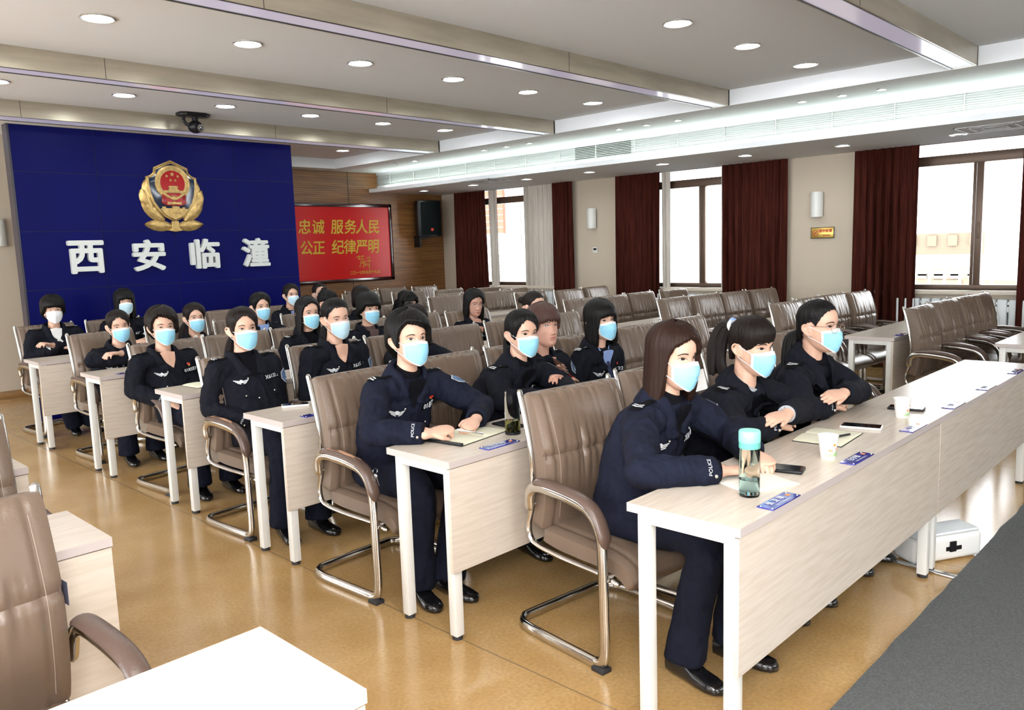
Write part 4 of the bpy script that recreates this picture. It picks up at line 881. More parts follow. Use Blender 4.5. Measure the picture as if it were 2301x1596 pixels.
def hair_shell(keys, thick=.014, nu=110, nv=30, seed=0, strand=.0022, flare=0., jag=.008, part=None, wave=0., taper=False):
    """keys: list of (azimuth deg from front, -180..180 with + = the person's left, z_end, extra thickness)"""
    K = sorted(keys); K = [(K[-1][0]-360,)+K[-1][1:]]+K+[(K[0][0]+360,)+K[0][1:]]
    A_ = [k[0] for k in K]; Z_ = [k[1] for k in K]; T_ = [k[2] if len(k) > 2 else 0 for k in K]; outer = []; inner = []; cols = []
    for j in range(nu):
        u = -180+360*j/nu; ze = float(np.interp(u, A_, Z_)); th = thick+float(np.interp(u, A_, T_)); nz_ = noise.noise(Vector((u*.16, seed*5.3, 0))); ze += jag*nz_+jag*.6*noise.noise(Vector((u*.55, seed, 3)))
        ur = R(u); col = []; icol = []
        zc = .012
        for i in range(nv+1):
            s = i/nv
            tot = 1.57*(.115-zc)+(max(0, zc-ze)); s0 = 1.57*(.115-zc)
            if ze >= zc: tha = math.acos(max(-1, min(1, (ze-zc)/(.103+th))))*s; zz = None
            else:
                q = s*tot; tha = pi/2 if q > s0 else pi/2*q/s0; zz = zc-(q-s0) if q > s0 else None
            for lst, t_ in ((col, th), (icol, .0035)):
                z = zc+(.103+t_)*cos(tha) if zz is None else zz
                zq = zc+.103*cos(tha) if zz is None else zc
                w_, f, k = hs(zq); sa, ca = sin(ur), cos(ur)
                grow = math.sin(tha)**.6 if zz is None else 1
                w_ += t_*grow; hd = (k+f)/2+t_*grow; y0 = (k-f)/2
                if zz is not None: 
                    dz = zc-zz; w_ *= 1+flare*min(1, dz/.12)-.0*dz; hd *= 1+flare*.5*min(1, dz/.12); y0 += .0
                    if lst is icol: w_ -= .012*min(1, dz/.04); hd -= .008*min(1, dz/.04)
                rr = strand*(noise.noise(Vector((u*.5, seed, s*2)))+.7*noise.noise(Vector((u*1.7, seed, s*3)))) if lst is col else 0
                if wave and lst is col: rr += wave*noise.noise(Vector((u*.06, z*28, seed)))+wave*.6*noise.noise(Vector((u*.15, z*50, seed)))
                rr *= min(1, s*4)
                edge = 1 if lst is icol or s < (.6 if taper else .9) else (1-((s-.6)/.4)**1.5*.85 if taper else 1-((s-.9)/.1)**2*.45)
                w2 = w_+rr; h2 = hd+rr
                if edge < 1: w2 -= th*(1-edge); h2 -= th*(1-edge)
                lst.append(Vector((w2*sa, y0-h2*ca, z)))
        cols.append(col+icol[::-1])
    b = MB(); rows = [[cols[j][i] for j in range(nu)] for i in range(len(cols[0]))]
    b.grid(rows, True, 0, False, False, uv=True); return b
SHORT = [(-180, -.105, .010), (-150, -.09, .016), (-120, -.045, .018), (-104, .0, .014), (-92, .010, .008), (-80, -.03, .002), (-72, -.038, 0), (-64, .020, .002), (-52, .056, .004), (-34, .082, .006), (-10, .080, .010), (12, .066, .012), (30, .052, .012), (46, .03, .012), (60, -.03, .010), (75, -.05, .010), (100, -.04, .014), (125, -.05, .018), (150, -.09, .014)]
BOWL = [(-180, -.10, .012), (-140, -.09, .014), (-105, -.05, .012), (-85, -.035, .008), (-65, -.02, .008), (-48, .018, .008), (-25, .026, .008), (0, .028, .008), (25, .026, .008), (48, .018, .008), (65, -.02, .008), (85, -.035, .008), (105, -.05, .012), (140, -.09, .014)]
BOB = [(-180, -.22, .012), (-120, -.22, .014), (-96, -.235, .016), (-82, -.225, .012), (-73, -.16, .008), (-64, -.01, .005), (-50, .04, .005), (-22, .072, .006), (8, .080, .006), (30, .058, .008), (46, .0, .010), (58, -.15, .012), (70, -.19, .012), (100, -.2, .012), (140, -.22, .012)]
BOBF = [(-180, -.17, .012), (-120, -.17, .014), (-90, -.17, .012), (-66, -.155, .010), (-52, -.05, .010), (-42, .012, .008), (-20, .024, .008), (0, .026, .008), (20, .024, .008), (42, .012, .008), (52, -.05, .010), (66, -.155, .010), (100, -.17, .012), (140, -.17, .012)]
TIGHT = [(-180, -.085, 0), (-130, -.065, 0), (-108, -.02, .001), (-96, .016, .001), (-82, .02, 0), (-70, .0, 0), (-58, .04, 0), (-35, .075, 0), (0, .083, 0), (35, .075, 0), (58, .04, 0), (70, .0, 0), (82, .02, 0), (96, .016, .001), (108, -.02, .001), (130, -.065, 0)]
TIGHTB = [(-180, -.085, .003), (-130, -.065, .003), (-108, -.02, .003), (-96, .012, .003), (-82, .0, .003), (-70, -.015, .003), (-56, .0, .003), (-40, .02, .006), (-20, .025, .006), (0, .03, .006), (20, .03, .006), (42, .02, .005), (58, -.02, .005), (70, -.05, .004), (82, .0, .003), (96, .012, .003), (108, -.02, .003), (130, -.065, .003)]
SIDE = [(-180, -.085, .003), (-130, -.065, .003), (-108, -.02, .003), (-96, .012, .003), (-82, -.02, .003), (-66, -.035, .003), (-54, .02, .003), (-40, .055, .003), (-20, .078, .003), (0, .080, .003), (20, .06, .004), (38, .03, .005), (56, -.01, .005), (70, -.03, .004), (82, .0, .003), (96, .012, .003), (108, -.02, .003), (130, -.065, .003)]
LONG = [(-180, -.3, .010), (-120, -.3, .012), (-95, -.29, .012), (-78, -.26, .010), (-68, -.12, .006), (-60, .0, .004), (-45, .05, .003), (-20, .078, .003), (0, .084, .003), (20, .078, .003), (45, .05, .003), (60, 0, .004), (70, -.12, .006), (80, -.26, .010), (100, -.29, .012), (140, -.3, .012)]

def person(sp):
    hx, hy = sp['hip']; H = Vector(sp['head']); yaw = R(sp.get('yaw', 0)); hyaw = R(sp.get('hyaw', 0)); hp = R(sp.get('hpitch', 0)); hr = R(sp.get('hroll', 0)); near = sp.get('near', 0)
    root = empty('person', (hx, hy, 0), 0, sp['label'], 'person'); O = Vector((hx, hy, 0)); k_ = sp.get('hs', 1.)
    Lf = Vector((cos(yaw), sin(yaw), 0)); F0 = Vector((sin(yaw), -cos(yaw), 0))
    HM_ = Matrix.Translation(H-O) @ (Matrix.Rotation(hyaw, 4, 'Z') @ Matrix.Rotation(hp, 4, 'X') @ Matrix.Rotation(hr, 4, 'Y')) @ Matrix.Scale(k_, 4)
    N = H-O+Vector((0, 0, -.168))-F0*.035+(Vector((0, 0, .53))-(H-O)).normalized()*.012
    P0 = Vector((0, 0, .50)); Pc = P0.lerp(N, .5)-F0*sp.get('slouch', .03)
    spine = [P0, P0.lerp(Pc, .5)*1.0, Pc, Pc.lerp(N, .5)-F0*.01, N.lerp(Pc, .07)]
    wdt = sp.get('w', 1.); jm = sp.get('jm', 'navy2')
    sh = [N+Lf*(s*.160*wdt)+Vector((0, 0, -.060)) for s in (-1, 1)]
    def loc(a, f, z): return Vector((N.x, N.y, 0))+Lf*a+F0*f+Vector((0, 0, z))
    def W(p): return Vector(p)-O
    arm = sp['arms']
    if arm == 'fold': E = [loc(-.25, .13, .805), loc(.25, .13, .805)]; Wr = [loc(-.01, .215, .80), loc(-.07, .235, .85)]
    elif arm == 'cross': E = [loc(-.225, .03, .72), loc(.225, .03, .72)]; Wr = [loc(-.01, .165, .79), loc(-.07, .205, .825)]
    elif arm == 'lap': E = [loc(-.212, -.01, .70), loc(.212, -.01, .70)]; Wr = [loc(-.06, .21, .61), loc(.07, .21, .605)]
    elif arm == 'desk': E = [loc(-.25, .12, .79), loc(.25, .12, .79)]; Wr = [loc(-.05, .32, .79), loc(.07, .30, .80)]
    else: E = [W(arm[0]), W(arm[2])]; Wr = [W(arm[1]), W(arm[3])]
    tuck = arm in ('fold', 'cross')
    # --- jacket
    b = MB(); d_ = sp.get('d', 1.)
    rings = [(.19, .155), (.178, .145), (.186, .135), (.178, .112), (.075, .062)]
    sp_ = smooth_path(spine, 4); rad = [tuple(v*(wdt if q == 0 else d_) for q, v in enumerate((np.interp(i/(len(sp_)-1), [0, .25, .55, .82, 1], [r[0] for r in rings]), np.interp(i/(len(sp_)-1), [0, .25, .55, .82, 1], [r[1] for r in rings])))) for i in range(len(sp_))]
    b.tube(sp_, [(float(a), float(c)) for a, c in rad], 28, up=Lf, round_ends=False)
    b.tube([sh[0], N+Vector((0, 0, -.040)), sh[1]], [(.060, .07), (.060, .074), (.060, .07)], 16, up=Vector((0, 0, 1)), round_ends=True)
    for s in (0, 1):
        e_, w_ = E[s], Wr[s]; v = (w_-e_).normalized(); wc = w_-v*.012
        m1 = sh[s].lerp(e_, .45)+Lf*((-1, 1)[s]*.006); pth = [sh[s], m1, sh[s].lerp(e_, .85), e_.lerp(sh[s], .03)*.5+e_.lerp(wc, .05)*.5, e_.lerp(wc, .18), e_.lerp(wc, .6), wc]
        b.tube(pth, [.070, .064, .058, .055, .056, .050, .045], 18, round_ends=False)
        b.ell(sh[s], (.073, .073, .070)); b.ell(e_, (.056, .056, .056))
    for s in (-1, 1): b.tube([Vector((0, 0, .53))+Lf*(s*.09), Vector((0, 0, .535))+Lf*(s*.105)+F0*.15], [(.095, .1), (.085, .09)], 16, up=Vector((0, 0, 1)), round_ends=True)
    jme = remesh(b, 'jacket', .0085 if near else .012, 3, .010 if near else .009, seed=hx*7+hy); jk = mkobj(jme, 'jacket', mt[jm], root); JB = mbvh(jme)
    # --- trousers and shoes
    b = MB(); feet = sp.get('feet', [(-.1, .40), (.1, .42)]); kn = []
    b.ell((0, 0, .50), (.17, .15, .085))
    for s in (0, 1):
        fa, ff = feet[s]; hip = Vector((0, 0, .52))+Lf*((-1, 1)[s]*.09); kne = Lf*((-1, 1)[s]*.11+.3*fa*0)+F0*.40+Vector((0, 0, .51)); an = Lf*fa+F0*ff+Vector((0, 0, .072)); kn.append(kne)
        b.tube(smooth_path([hip, hip.lerp(kne, .5)+Vector((0, 0, .012)), kne, kne.lerp(an, .5), an], 4), [float(np.interp(i/16, [0, .25, .5, .75, 1], [.092, .085, .068, .066, .076])) for i in range(17)], 18, round_ends=False)
        b.ell(kne, (.068, .068, .066))
    tme = remesh(b, 'trousers', .012, 3, .006, (9, 9, 6), seed=hx*3); mkobj(tme, 'trousers', mt['trouser'], root)
    for s in (0, 1):
        fa, ff = feet[s]; an = Lf*fa+F0*ff; b = MB(); toe = (F0+Lf*((-1, 1)[s]*.12)).normalized(); sd = toe.cross(Vector((0, 0, 1))); rows = []
        for t, w_, h, zb in ((-.075, .012, .03, .02), (-.07, .028, .075, .005), (-.03, .034, .10, 0), (.02, .036, .085, 0), (.07, .042, .055, 0), (.12, .044, .045, 0), (.155, .034, .038, .002), (.172, .012, .022, .006)):
            c = an+toe*t; rows.append([c+sd*(w_*math.copysign(abs(cos(a))**.7, cos(a)))+Vector((0, 0, max(zb, zb+h*(.5+.5*math.copysign(abs(sin(a))**.7, sin(a)))))) for a in [2*pi*j/16 for j in range(16)]])
        b.grid(rows, True, 0, True, True); b.build('shoe', mt['shoe'], root, angle=60)
    # --- body with head, neck, arms and hands
    b = MB(); hb_ = MB(); hb_.grid(HEAD, True, 0, True, True)
    for s in (-1, 1): ear(hb_, s)
    xf(hb_, HM_); b.add(hb_.v, hb_.f)
    nk0 = HM_ @ Vector((0, .018, -.055)); b.tube([nk0, nk0.lerp(N, .5), N, N+Vector((0, 0, -.06))], [(.048, .052), (.046, .049), (.054, .054), (.060, .050)], 20, up=Lf, round_ends=True)
    b.tube([N+Vector((0, 0, -.07)), Pc, P0], [(.07, .045), (.11, .08), (.12, .09)], 16, up=Lf, round_ends=True)
    nails = MB(); hands_spec = sp.get('hands', {})
    for s in (0, 1):
        e_, w_ = E[s], Wr[s]; S_ = sh[s]; b.tube([N+Vector((0, 0, -.08)), S_, e_, w_], [.04, .045, .036, .025], 12, round_ends=True)
        hd_, hn, cu, tt = hands_spec.get(s, (Lf*1.-F0*.25, None, (10, 15, 10), .3) if tuck and s == 0 else (None, None, (20, 30, 20), 1.)); v = (w_-e_).normalized()
        dd = Vector(hd_) if hd_ else v; nn = Vector(hn) if hn else Vector((0, 0, 1))
        side = 1 if (s == 0) == (dd.cross(nn).dot(Lf) > 0 or abs(dd.cross(nn).dot(Lf)) < .2 and dd.cross(nn).dot(F0) > 0) else -1
        if sp.get('thumb'): side = sp['thumb'][s]
        hand(b, w_+v*.02, dd, nn, side, cu, .35 if tt < 1 else 1., tt, .98, nails if near > 1 else None)
        b.tube([Vector((0, 0, .52))+Lf*((-1, 1)[s]*.07), kn[s], Lf*feet[s][0]+F0*feet[s][1]+Vector((0, 0, .06))], [.06, .045, .035], 10, round_ends=True)
    skin = mt[sp.get('skin', 'skin')]; bme = remesh(b, 'body', .0042 if near else .0062, 2); bo = mkobj(bme, 'body', skin, root)
    if nails.v: nails.build('fingernails', mt['nailm'], root)
    # --- face
    eo = sp.get('eye', .0045)*1.25; gx = sp.get('gaze', .002)
    for s in (-1, 1):
        b = MB(); cx = s*.031; nx, ny = 14, 6; hw = .0162; rows = []
        def yl(t, lo): return (-(.0035)*(1-t*t)) if lo else (eo*(1-abs(t)**2.2)+.0012*t*s)
        for i in range(ny+1):
            q = i/ny; rows.append([Vector((cx+hw*t, fy(cx+hw*t, 0, .001)-.0018*(1-t*t), yl(t, 1)*(1-q)+yl(t, 0)*q)) for t in [-1+2*j/nx for j in range(nx+1)]])
        b.grid(rows)
        for i in range(ny):
            for j in range(nx):
                c = (rows[i][j]+rows[i+1][j+1])/2
                if math.hypot(c.x-cx-gx, c.z-.001) < .0068: b.m[i*nx+j] = 1
        xf(b, HM_).build('eye', [mt['sclera'], mt['iris']], root)
        b = MB(); b.tube([Vector((cx+hw*t, fy(cx+hw*t, 0, .0035)-.0012*(1-t*t), yl(t, 0)+.0004)) for t in [-1.08+2.16*j/10 for j in range(11)]], [.0004+.0009*(1-abs(-1+2*j/10)) for j in range(11)], 5); xf(b, HM_).build('eyelashes', mt['lash'], root)
        b = MB(); bt = [Vector((s*x, fy(s*x, z, .0018), z)) for x, z in ((.016, .0185), (.024, .0215), (.034, .0225), (.043, .0195), (.05, .0145))]; b.tube(smooth_path(bt, 3), [(.0027-.0018*abs(i/12-.3), .0011) for i in range(13)], 6, up=(0, 0, 1)); xf(b, HM_).build('eyebrow', mt['brow'], root)
    mk = sp.get('mask', 'maskb')
    if mk is None:
        b = MB(); rows = []
        for i in range(7):
            rows.append([Vector((.021*t, fy(.021*t, -.0755, 0)-.0, 0)) for t in [-1+2*j/12 for j in range(13)]])
        for i, r_ in enumerate(rows):
            for j, p in enumerate(r_):
                t = -1+2*j/12; q = -1+2*i/6; p.z = -.0715+(q*.0065*(1-t*t)+(.0012*G(abs(t)-.25, .2) if q > 0 else 0)); p.y = fy(p.x, p.z, .0008)
        b.grid(rows); xf(b, HM_).build('lips', mt['lips'], root)
    else:
        b = MB(); na, nv = 24, 16; rows = []; wm = mk == 'n95'
        for i in range(nv+1):
            v = i/nv; row = []
            for j in range(na+1):
                a = -72+144*j/na; q = abs(a)/72; zt = -.010-.012*q*q+.004*G(q, .2); zb = -.126+.045*q**1.6; z = zt+(zb-zt)*v
                Fz = float(np.interp(z, [-.13, -.115, -.09, -.06, -.035, -.01], [.082, .098, .108, .117, .116, .098])); wz = float(np.interp(z, [-.13, -.1, -.06, 0], [.047, .058, .066, .069]))
                pl = .0028*(((v*4.2) % 1)-.5)*(1-q**3) if .22 < v < .85 and not wm else 0
                cr = .0012*noise.noise(Vector((a*.06, v*7, hx*5)))
                cb = (.006*G(q, .12) if wm else .002*G(q, .15))
                row.append(Vector((wz*sin(R(a)), -.018-(Fz-.018+cb+pl+cr)*cos(R(a))**.85, z)))
            rows.append(row)
        b.grid(rows)
        for i in range(nv):
            for j in range(na):
                if i < 2 or j in (0, na-1) or i == nv-1: b.m[i*na+j] = 1
        back = [[p+Vector((0, .0014, 0)) for p in r] for r in rows]; b.grid([r[::-1] for r in back], mat=1)
        mm = {'maskb': 'maskb', 'maskp': 'maskp', 'n95': 'maskw'}[mk]
        xf(b, HM_); mo = b.build('face_mask', [mt[mm], mt['maskw']], root, angle=50)
        for s in (-1, 1):
            j = 0 if s < 0 else na; b = MB(); er = Vector((s*.0765, .012, .004)); el = Vector((s*.074, .013, -.044))
            b.tube(smooth_path([rows[0][j], rows[0][j].lerp(er, .5)+Vector((s*.0035, 0, 0)), er, Vector((s*.077, .024, -.016)), el, rows[-2][j].lerp(el, .5)+Vector((s*.002, 0, 0)), rows[-2][j]], 4), .0015 if near else .0018, 6); xf(b, HM_).build('ear_loop', mt['strap'], mo)
    # --- hair
    hk, hc = sp['hair'][0], HM[sp['hair'][1]]; ho = sp['hair'][2] if len(sp['hair']) > 2 else {}
    b = hair_shell({'short': SHORT, 'bowl': BOWL, 'bob': BOB, 'bobf': BOBF, 'tight': TIGHT, 'tightb': TIGHTB, 'side': SIDE, 'long': LONG}[hk], ho.get('t', {'short': .014, 'tight': .009, 'tightb': .011, 'side': .011, 'long': .011}.get(hk, .013)), 150 if near else 80, 30 if near else 18, sp.get('seed', hx), ho.get('strand', .0032), ho.get('flare', .0), ho.get('jag', .010 if hk in ('bowl', 'bobf', 'tightb') else .007), wave=ho.get('wave', 0), taper=hk in ('tight', 'side', 'tightb'))
    hro = xf(b, HM_).build('hair', hc, root, angle=80)
    if 'pony' in ho:
        pts, r_ = ho['pony']; b = MB(); rr_ = random.Random(int(hx*50))
        for k in range(9):
            o1 = Vector((rr_.uniform(-1, 1), rr_.uniform(-1, 1), 0))*r_*.55; P = [Vector(p)+o1*min(1.3, .35+.35*i)*(1.1 if i < len(pts)-1 else 1.5) for i, p in enumerate(pts)]
            P = smooth_path(P, 4); n = len(P); b.tube(P, [r_*(.55*math.sin(pi*min(1, .22+.72*i/n))**.8) for i in range(n)], 7, round_ends=True)
        for i_, v_ in enumerate(b.v): b.uv[i_] = ((i_ % 7)/7*.4, i_/len(b.v)*3)
        xf(b, HM_).build('ponytail', hc, hro)
    if 'bun' in ho:
        b = MB(); c, r_ = ho['bun']; b.ell(c, (r_, r_, r_*.9), None, 20, 14)
        for i_, v_ in enumerate(b.v): d = v_-Vector(c); b.v[i_] = Vector(c)+d*(1+.18*noise.noise(d*70)); b.uv[i_] = (d.x*8, d.z*30)
        for q in range(7): a = q*.9; b.tube(smooth_path([Vector(c)+Vector((r_*.8*cos(a), .0, r_*.8*sin(a))), Vector(c)+Vector((r_*1.25*cos(a+.3), r_*.2, r_*1.25*sin(a+.3))), Vector(c)+Vector((r_*1.6*cos(a+.5), r_*.3, r_*1.5*sin(a+.5)))], 3), .0018, 5)
        for i_ in range(len(b.v)): b.uv.setdefault(i_, (0, 0))
        xf(b, HM_).build('hair_bun', hc, hro)
    if 'tie' in ho:
        for (c, r_, m_, nm) in ho['tie']:
            b = MB(); c = Vector(c); b.tube([c+Vector((r_*cos(a), .3*r_*sin(a), r_*.8*sin(a))) for a in [2*pi*i/16 for i in range(17)]], .009, 8); xf(b, HM_).build(nm, mt[m_], hro)
    if sp.get('glasses'):
        gm = mt[sp['glasses'][0]]; rr_ = sp['glasses'][1]; b = MB(); lb = MB()
        for s in (-1, 1):
            c = Vector((s*.033, -.104, -.006)); ring = [c+Vector((rr_*1.08*cos(a), .006*abs(cos(a))*(1 if s*cos(a) > 0 else 0), rr_*(.92 if rr_ > .02 else .72)*sin(a))) for a in [2*pi*i/24 for i in range(25)]]
            b.tube(ring, .0011, 6); b.tube([Vector((s*(.033+rr_*1.08), -.099, .0)), Vector((s*.072, -.07, .002)), Vector((s*.079, .01, .004)), Vector((s*.076, .03, -.02))], .0012, 6); lb.add([p for p in ring[:-1]], [tuple(range(24))])
        b.tube([Vector((-.033+rr_*1.0, -.104, .0)), Vector((0, -.109, .003)), Vector((.033-rr_*1.0, -.104, .0))], .0012, 6)
        go = xf(b, HM_).build('glasses', gm, root); xf(lb, HM_).build('lenses', mt['lensg'], go)
    # --- collar, shirt front
    T = (N-Pc).normalized(); F = Lf.cross(T).normalized()
    if F.dot(F0) < 0: F = -F
    def hit(p, d): h = JB.ray_cast(p, d); return (h[0], h[1]) if h[0] else (None, None)
    def chest(a, b_, off=.003):
        p = N+Lf*a+T*b_+F*.21; h, n = hit(p, -F)
        return h+n*off if h else N+Lf*a+T*b_+F*.06
    col = sp.get('inner', 'blackknit'); stand = sp.get('stand', 0)
    b = MB(); rows = []
    for t in range(11):
        v = t/10; z = -.018-(.075 if 'skin' in col else .10)*v; hw = .054*(1-v)**.9+.003; row = []
        for q in (-1, -.6, -.3, 0, .3, .6, 1):
            x = hw*q; h = chest(x, z-.0, .007); npt = N+T*(.028-.01*abs(q))+Lf*x*.85+F*(.048-x*x*9); u_ = min(1, v/.45); p = npt.lerp(h, u_); df = (h-p).dot(F); row.append(p+F*max(0, df+.0) if u_ < 1 else h)
        rows.append(row)
    b.grid(rows); b.build('shirt_front', mt['blackknit' if col == 'greyknit' else col], jk)
    if col in ('blackknit', 'brownknit', 'greyknit') and not sp.get('open'):
        b = MB(); c0 = N+T*.008; b.tube([N-T*.05, N-T*.02, c0, N+T*(.045 if col != 'greyknit' else .03)+F*.004], [(.092, .088), (.078, .076), (.064, .066), (.055, .058)], 24, up=Lf); b.build('neck_band', mt[col], jk)
    if sp.get('tiebar'):
        b = MB(); b.grid([[chest(q*.012*(1+.6*v), -.05-.11*v, .012) for q in (-1, 0, 1)] for v in (0, .15, .5, 1)]); b.build('necktie', mt['tie'], jk)
        for s in (-1, 1):
            b = MB(); b.grid([[N+Lf*(s*(.004+.05*v))+F*(.072-.02*v+.006*q)+T*(.002+.035*v-q*.03+(-.028*(1-v))) for v in (0, .3, .6, 1)] for q in (0, 1)]); b.build('shirt_collar', mt[col], jk)
    hg = .088 if stand else .070
    for s in (-1, 1):
        rows = []
        def band(q):  # q 0 at the back of the neck, 1 at the throat
            a = pi*q*.66; return N+Lf*(s*.078*sin(a))+F*(-.078*cos(a))-T*.02, Lf*(s*sin(a))-F*cos(a)
        for i in range(10):
            p, o_ = band(i/9); h_ = hg*(1-.15*i/9); rows.append([p, p+T*h_-o_*.008, p+T*(h_+.004)+o_*.003, p+T*(h_-.002)+o_*.013, p+T*(h_*.45)+o_*.026, p-T*.012+o_*.036])
        pe = rows[-1]
        for i in range(1, 8):
            v = i/7; inn = chest(s*(.054-.038*v), .0-.095*v, .012+.004*v); out = chest(s*(.088-.022*v+.012*math.sin(pi*v)), -.008-.095*v, .007)
            if v < .45:
                w_ = v/.45; inn = (pe[1]+F*.004).lerp(inn, w_); out = pe[5].lerp(out, w_)
            mid = inn.lerp(out, .5)+F*.008; rows.append([inn-F*.010, inn-F*.002, inn+F*.002, inn.lerp(mid, .4)+F*.004, mid, out])
        b = MB(); b.grid(rows); b.grid([[p-F*.003-T*.001 for p in r][::-1] for r in rows]); b.build('collar', mt[jm], jk, angle=70)
    # --- insignia
    def strip(rows, name, m, par): b = MB(); b.grid(rows); return b.build(name, mt[m], par, smooth=False)
    for s in (0, 1):
        A0 = N+Lf*((-1, 1)[s]*.088); A1 = sh[s]+Lf*((-1, 1)[s]*.045); ax = (A1-A0).normalized(); cr = Vector((0, 0, 1)).cross(ax).normalized()
        def top(u, v, off=.004):
            p = A0.lerp(A1, u)+cr*v; h, n = hit(p+Vector((0, 0, .3)), Vector((0, 0, -1))); return (h+n*off) if h else p+Vector((0, 0, .07))
        sb = strip([[top(u, v, .005) for v in (-.025, -.0125, 0, .0125, .025)] for u in [i/8 for i in range(9)]], 'shoulder_board', 'blackpatch', jk)
        b = MB(); kind = sp.get('rank', 'chev')
        def quad(u0, u1, v0, v1, sk=0): b.grid([[top(u0+(u1-u0)*a_+sk*(v0+(v1-v0)*c_), v0+(v1-v0)*c_, .0075) for c_ in (0, .5, 1)] for a_ in (0, 1)])
        if kind == 'chev':
            for u0 in (.70, .80): quad(u0, u0+.05, -.022, 0, 3); quad(u0, u0+.05, 0, .022, -3)
        else:
            for u0 in (.78, .87): quad(u0, u0+.05, -.022, .022)
            for q in range(kind): u0 = .52-q*.16; b.add([top(u0-.05, 0, .0078), top(u0, .008, .0078), top(u0+.05, 0, .0078), top(u0, -.008, .0078)], [(0, 1, 2, 3)])
        b.build('rank_bars', mt['badgew'], sb, smooth=False)
    if sp.get('num'):
        vs, fs = text_mesh(sp['num'], .030, 0, .0007, spacing=1.08); b = MB(); b.add([chest(.108+v.x, -.122+v.y+v.x*.05, .0065+v.z) for v in vs], fs); b.build('number', mt['badgew'], jk, smooth=False)
        strip([[chest(.108+x, -.122+y+x*.05, .0035) for x in (-.055, -.02, .02, .055)] for y in (-.016, .016)], 'number_patch', 'blackpatch', jk)
    if sp.get('wing', 1):
        b = MB(); wx, wz = -.084, -.130
        for s in (-1, 1):
            for q in range(3): b.add([chest(wx+s*x*1.25, wz+z*1.25, .0055) for x, z in ((.004, .003-.006*q), (.032-.006*q, .008-.006*q), (.030-.006*q, .004-.006*q), (.004, -.001-.006*q))], [(0, 1, 2, 3)])
        b.add([chest(wx+.008*cos(a)*1.1, wz+.001+.010*sin(a), .006) for a in [2*pi*i/10 for i in range(10)]], [tuple(range(10))]); b.build('winged_badge', mt['badgew'], jk, smooth=False)
    if sp.get('pin'):
        b = MB(); b.add([chest(.108+x, -.085+z, .009) for x, z in ((-.011, .010), (0, .013), (.011, .010), (.010, -.004), (0, -.013), (-.010, -.004))], [(0, 1, 2, 3, 4, 5)]); po = b.build('party_pin', mt['redt'], jk, smooth=False)
        b = MB(); b.add([chest(.108+x, -.085+z, .010) for x, z in ((-.009, -.003), (.009, -.003), (0, -.012))], [(0, 1, 2)]); b.build('pin_base', mt['yellow'], po, smooth=False)
    bs = [(-.045, -.115), (.04, -.075), (-.085, -.215), (.09, -.205), (-.02, -.235)]
    for a, c in bs[:5 if near else 3]:
        b = MB(); b.ell(chest(a, c, .003), (.0062, .0062, .0062), None, 10, 7); b.build('button', mt['button'], jk)
    for s in (-1, 1):
        rows = []; 
        for y in (-.19, -.226): rows.append([chest(s*.088+x, y-.008*abs(x)/.05*(1 if y > -.2 else -.2), .0045+(.002 if y < -.2 else 0)) for x in (-.052, -.026, 0, .026, .052)])
        strip(rows, 'pocket_flap', jm, jk)
    zr = [[chest(x, -.14-.02*i, .0035+.002*(x > 0)) for x in (.0, .022)] for i in range(9)]; strip(zr, 'front_placket', jm, jk)
    # arm patch on the person's left sleeve, cuff lettering on the right one
    ua = sh[1].lerp(E[1], .38); out = (Lf*.75+F*.6).normalized(); up2 = (sh[1]-E[1]).normalized(); sd2 = up2.cross(out).normalized(); out = sd2.cross(up2).normalized()
    if out.dot(Lf) < 0: out = -out
    def armp(x, z, off): h, n = hit(ua+sd2*x+up2*z+out*.3, -out); return h+n*off if h else ua+sd2*x+up2*z+out*.07
    shp = [(-.034, .03), (-.02, .036), (0, .04), (.02, .036), (.034, .03), (.034, -.005), (.02, -.03), (0, -.045), (-.02, -.03), (-.034, -.005)]
    if sp.get('patch', 1):
        pc = armp(0, 0, .008)
        for k, m_, nm, off in ((1.12, 'badgew', 'patch_border', .004), (1., 'patch', 'sleeve_patch', .006)):
            b = MB(); b.v.append(pc-out*(.002 if k > 1 else 0)); q = [armp(x*k, z*k, off) for x, z in shp]; b.v.extend(q); b.f = [(0, i+1, (i+1) % 10+1) for i in range(10)]; b.m = [0]*10; b.build(nm, mt[m_], jk, smooth=False)
        b = MB(); b.add([armp(.016*cos(a), .004+.016*sin(a), .011) for a in [2*pi*i/12 for i in range(12)]], [tuple(range(12))]); b.add([armp(x, z, .011) for x, z in ((-.024, -.016), (.024, -.016), (.016, -.026), (-.016, -.026))], [(0, 1, 2, 3)]); b.build('patch_emblem', mt['badgew'], jk, smooth=False)
    if near:
        e_, w_ = E[0], Wr[0]; v = (w_-e_).normalized(); c0 = w_-v*.05; cdir = (Vector((-2.014, -1.066, 1.56))-O-c0); cdir = sp.get('cuffdir', (F0*.6-Lf*.6+Vector((0, 0, .5)))); cdir = Vector(cdir); cdir = (cdir-v*cdir.dot(v)).normalized(); sx = v.cross(cdir)
        if sx.z < 0: sx = -sx
        def cuff(x, y, off=.004): h, n = hit(c0+v*x+sx*y+cdir*.2, -cdir); return h+n*off if h else c0+v*x+cdir*.05
        vs, fs = text_mesh('POLICE', .017, 0, .0006); b = MB(); b.add([cuff(-t.y, t.x, .004+t.z) for t in vs], fs); b.build('cuff_lettering', mt['badgew'], jk, smooth=False)
        b = MB(); b.ell(cuff(.02, -.028, .002), (.007, .007, .007), None, 10, 7); b.build('button', mt['button'], jk)
        b = MB(); b.tube([w_-v*.03, w_-v*.004], [.0395, .036], 18); b.build('cuff', mt['blackknit' if col != 'greyknit' else 'greyknit'], jk)
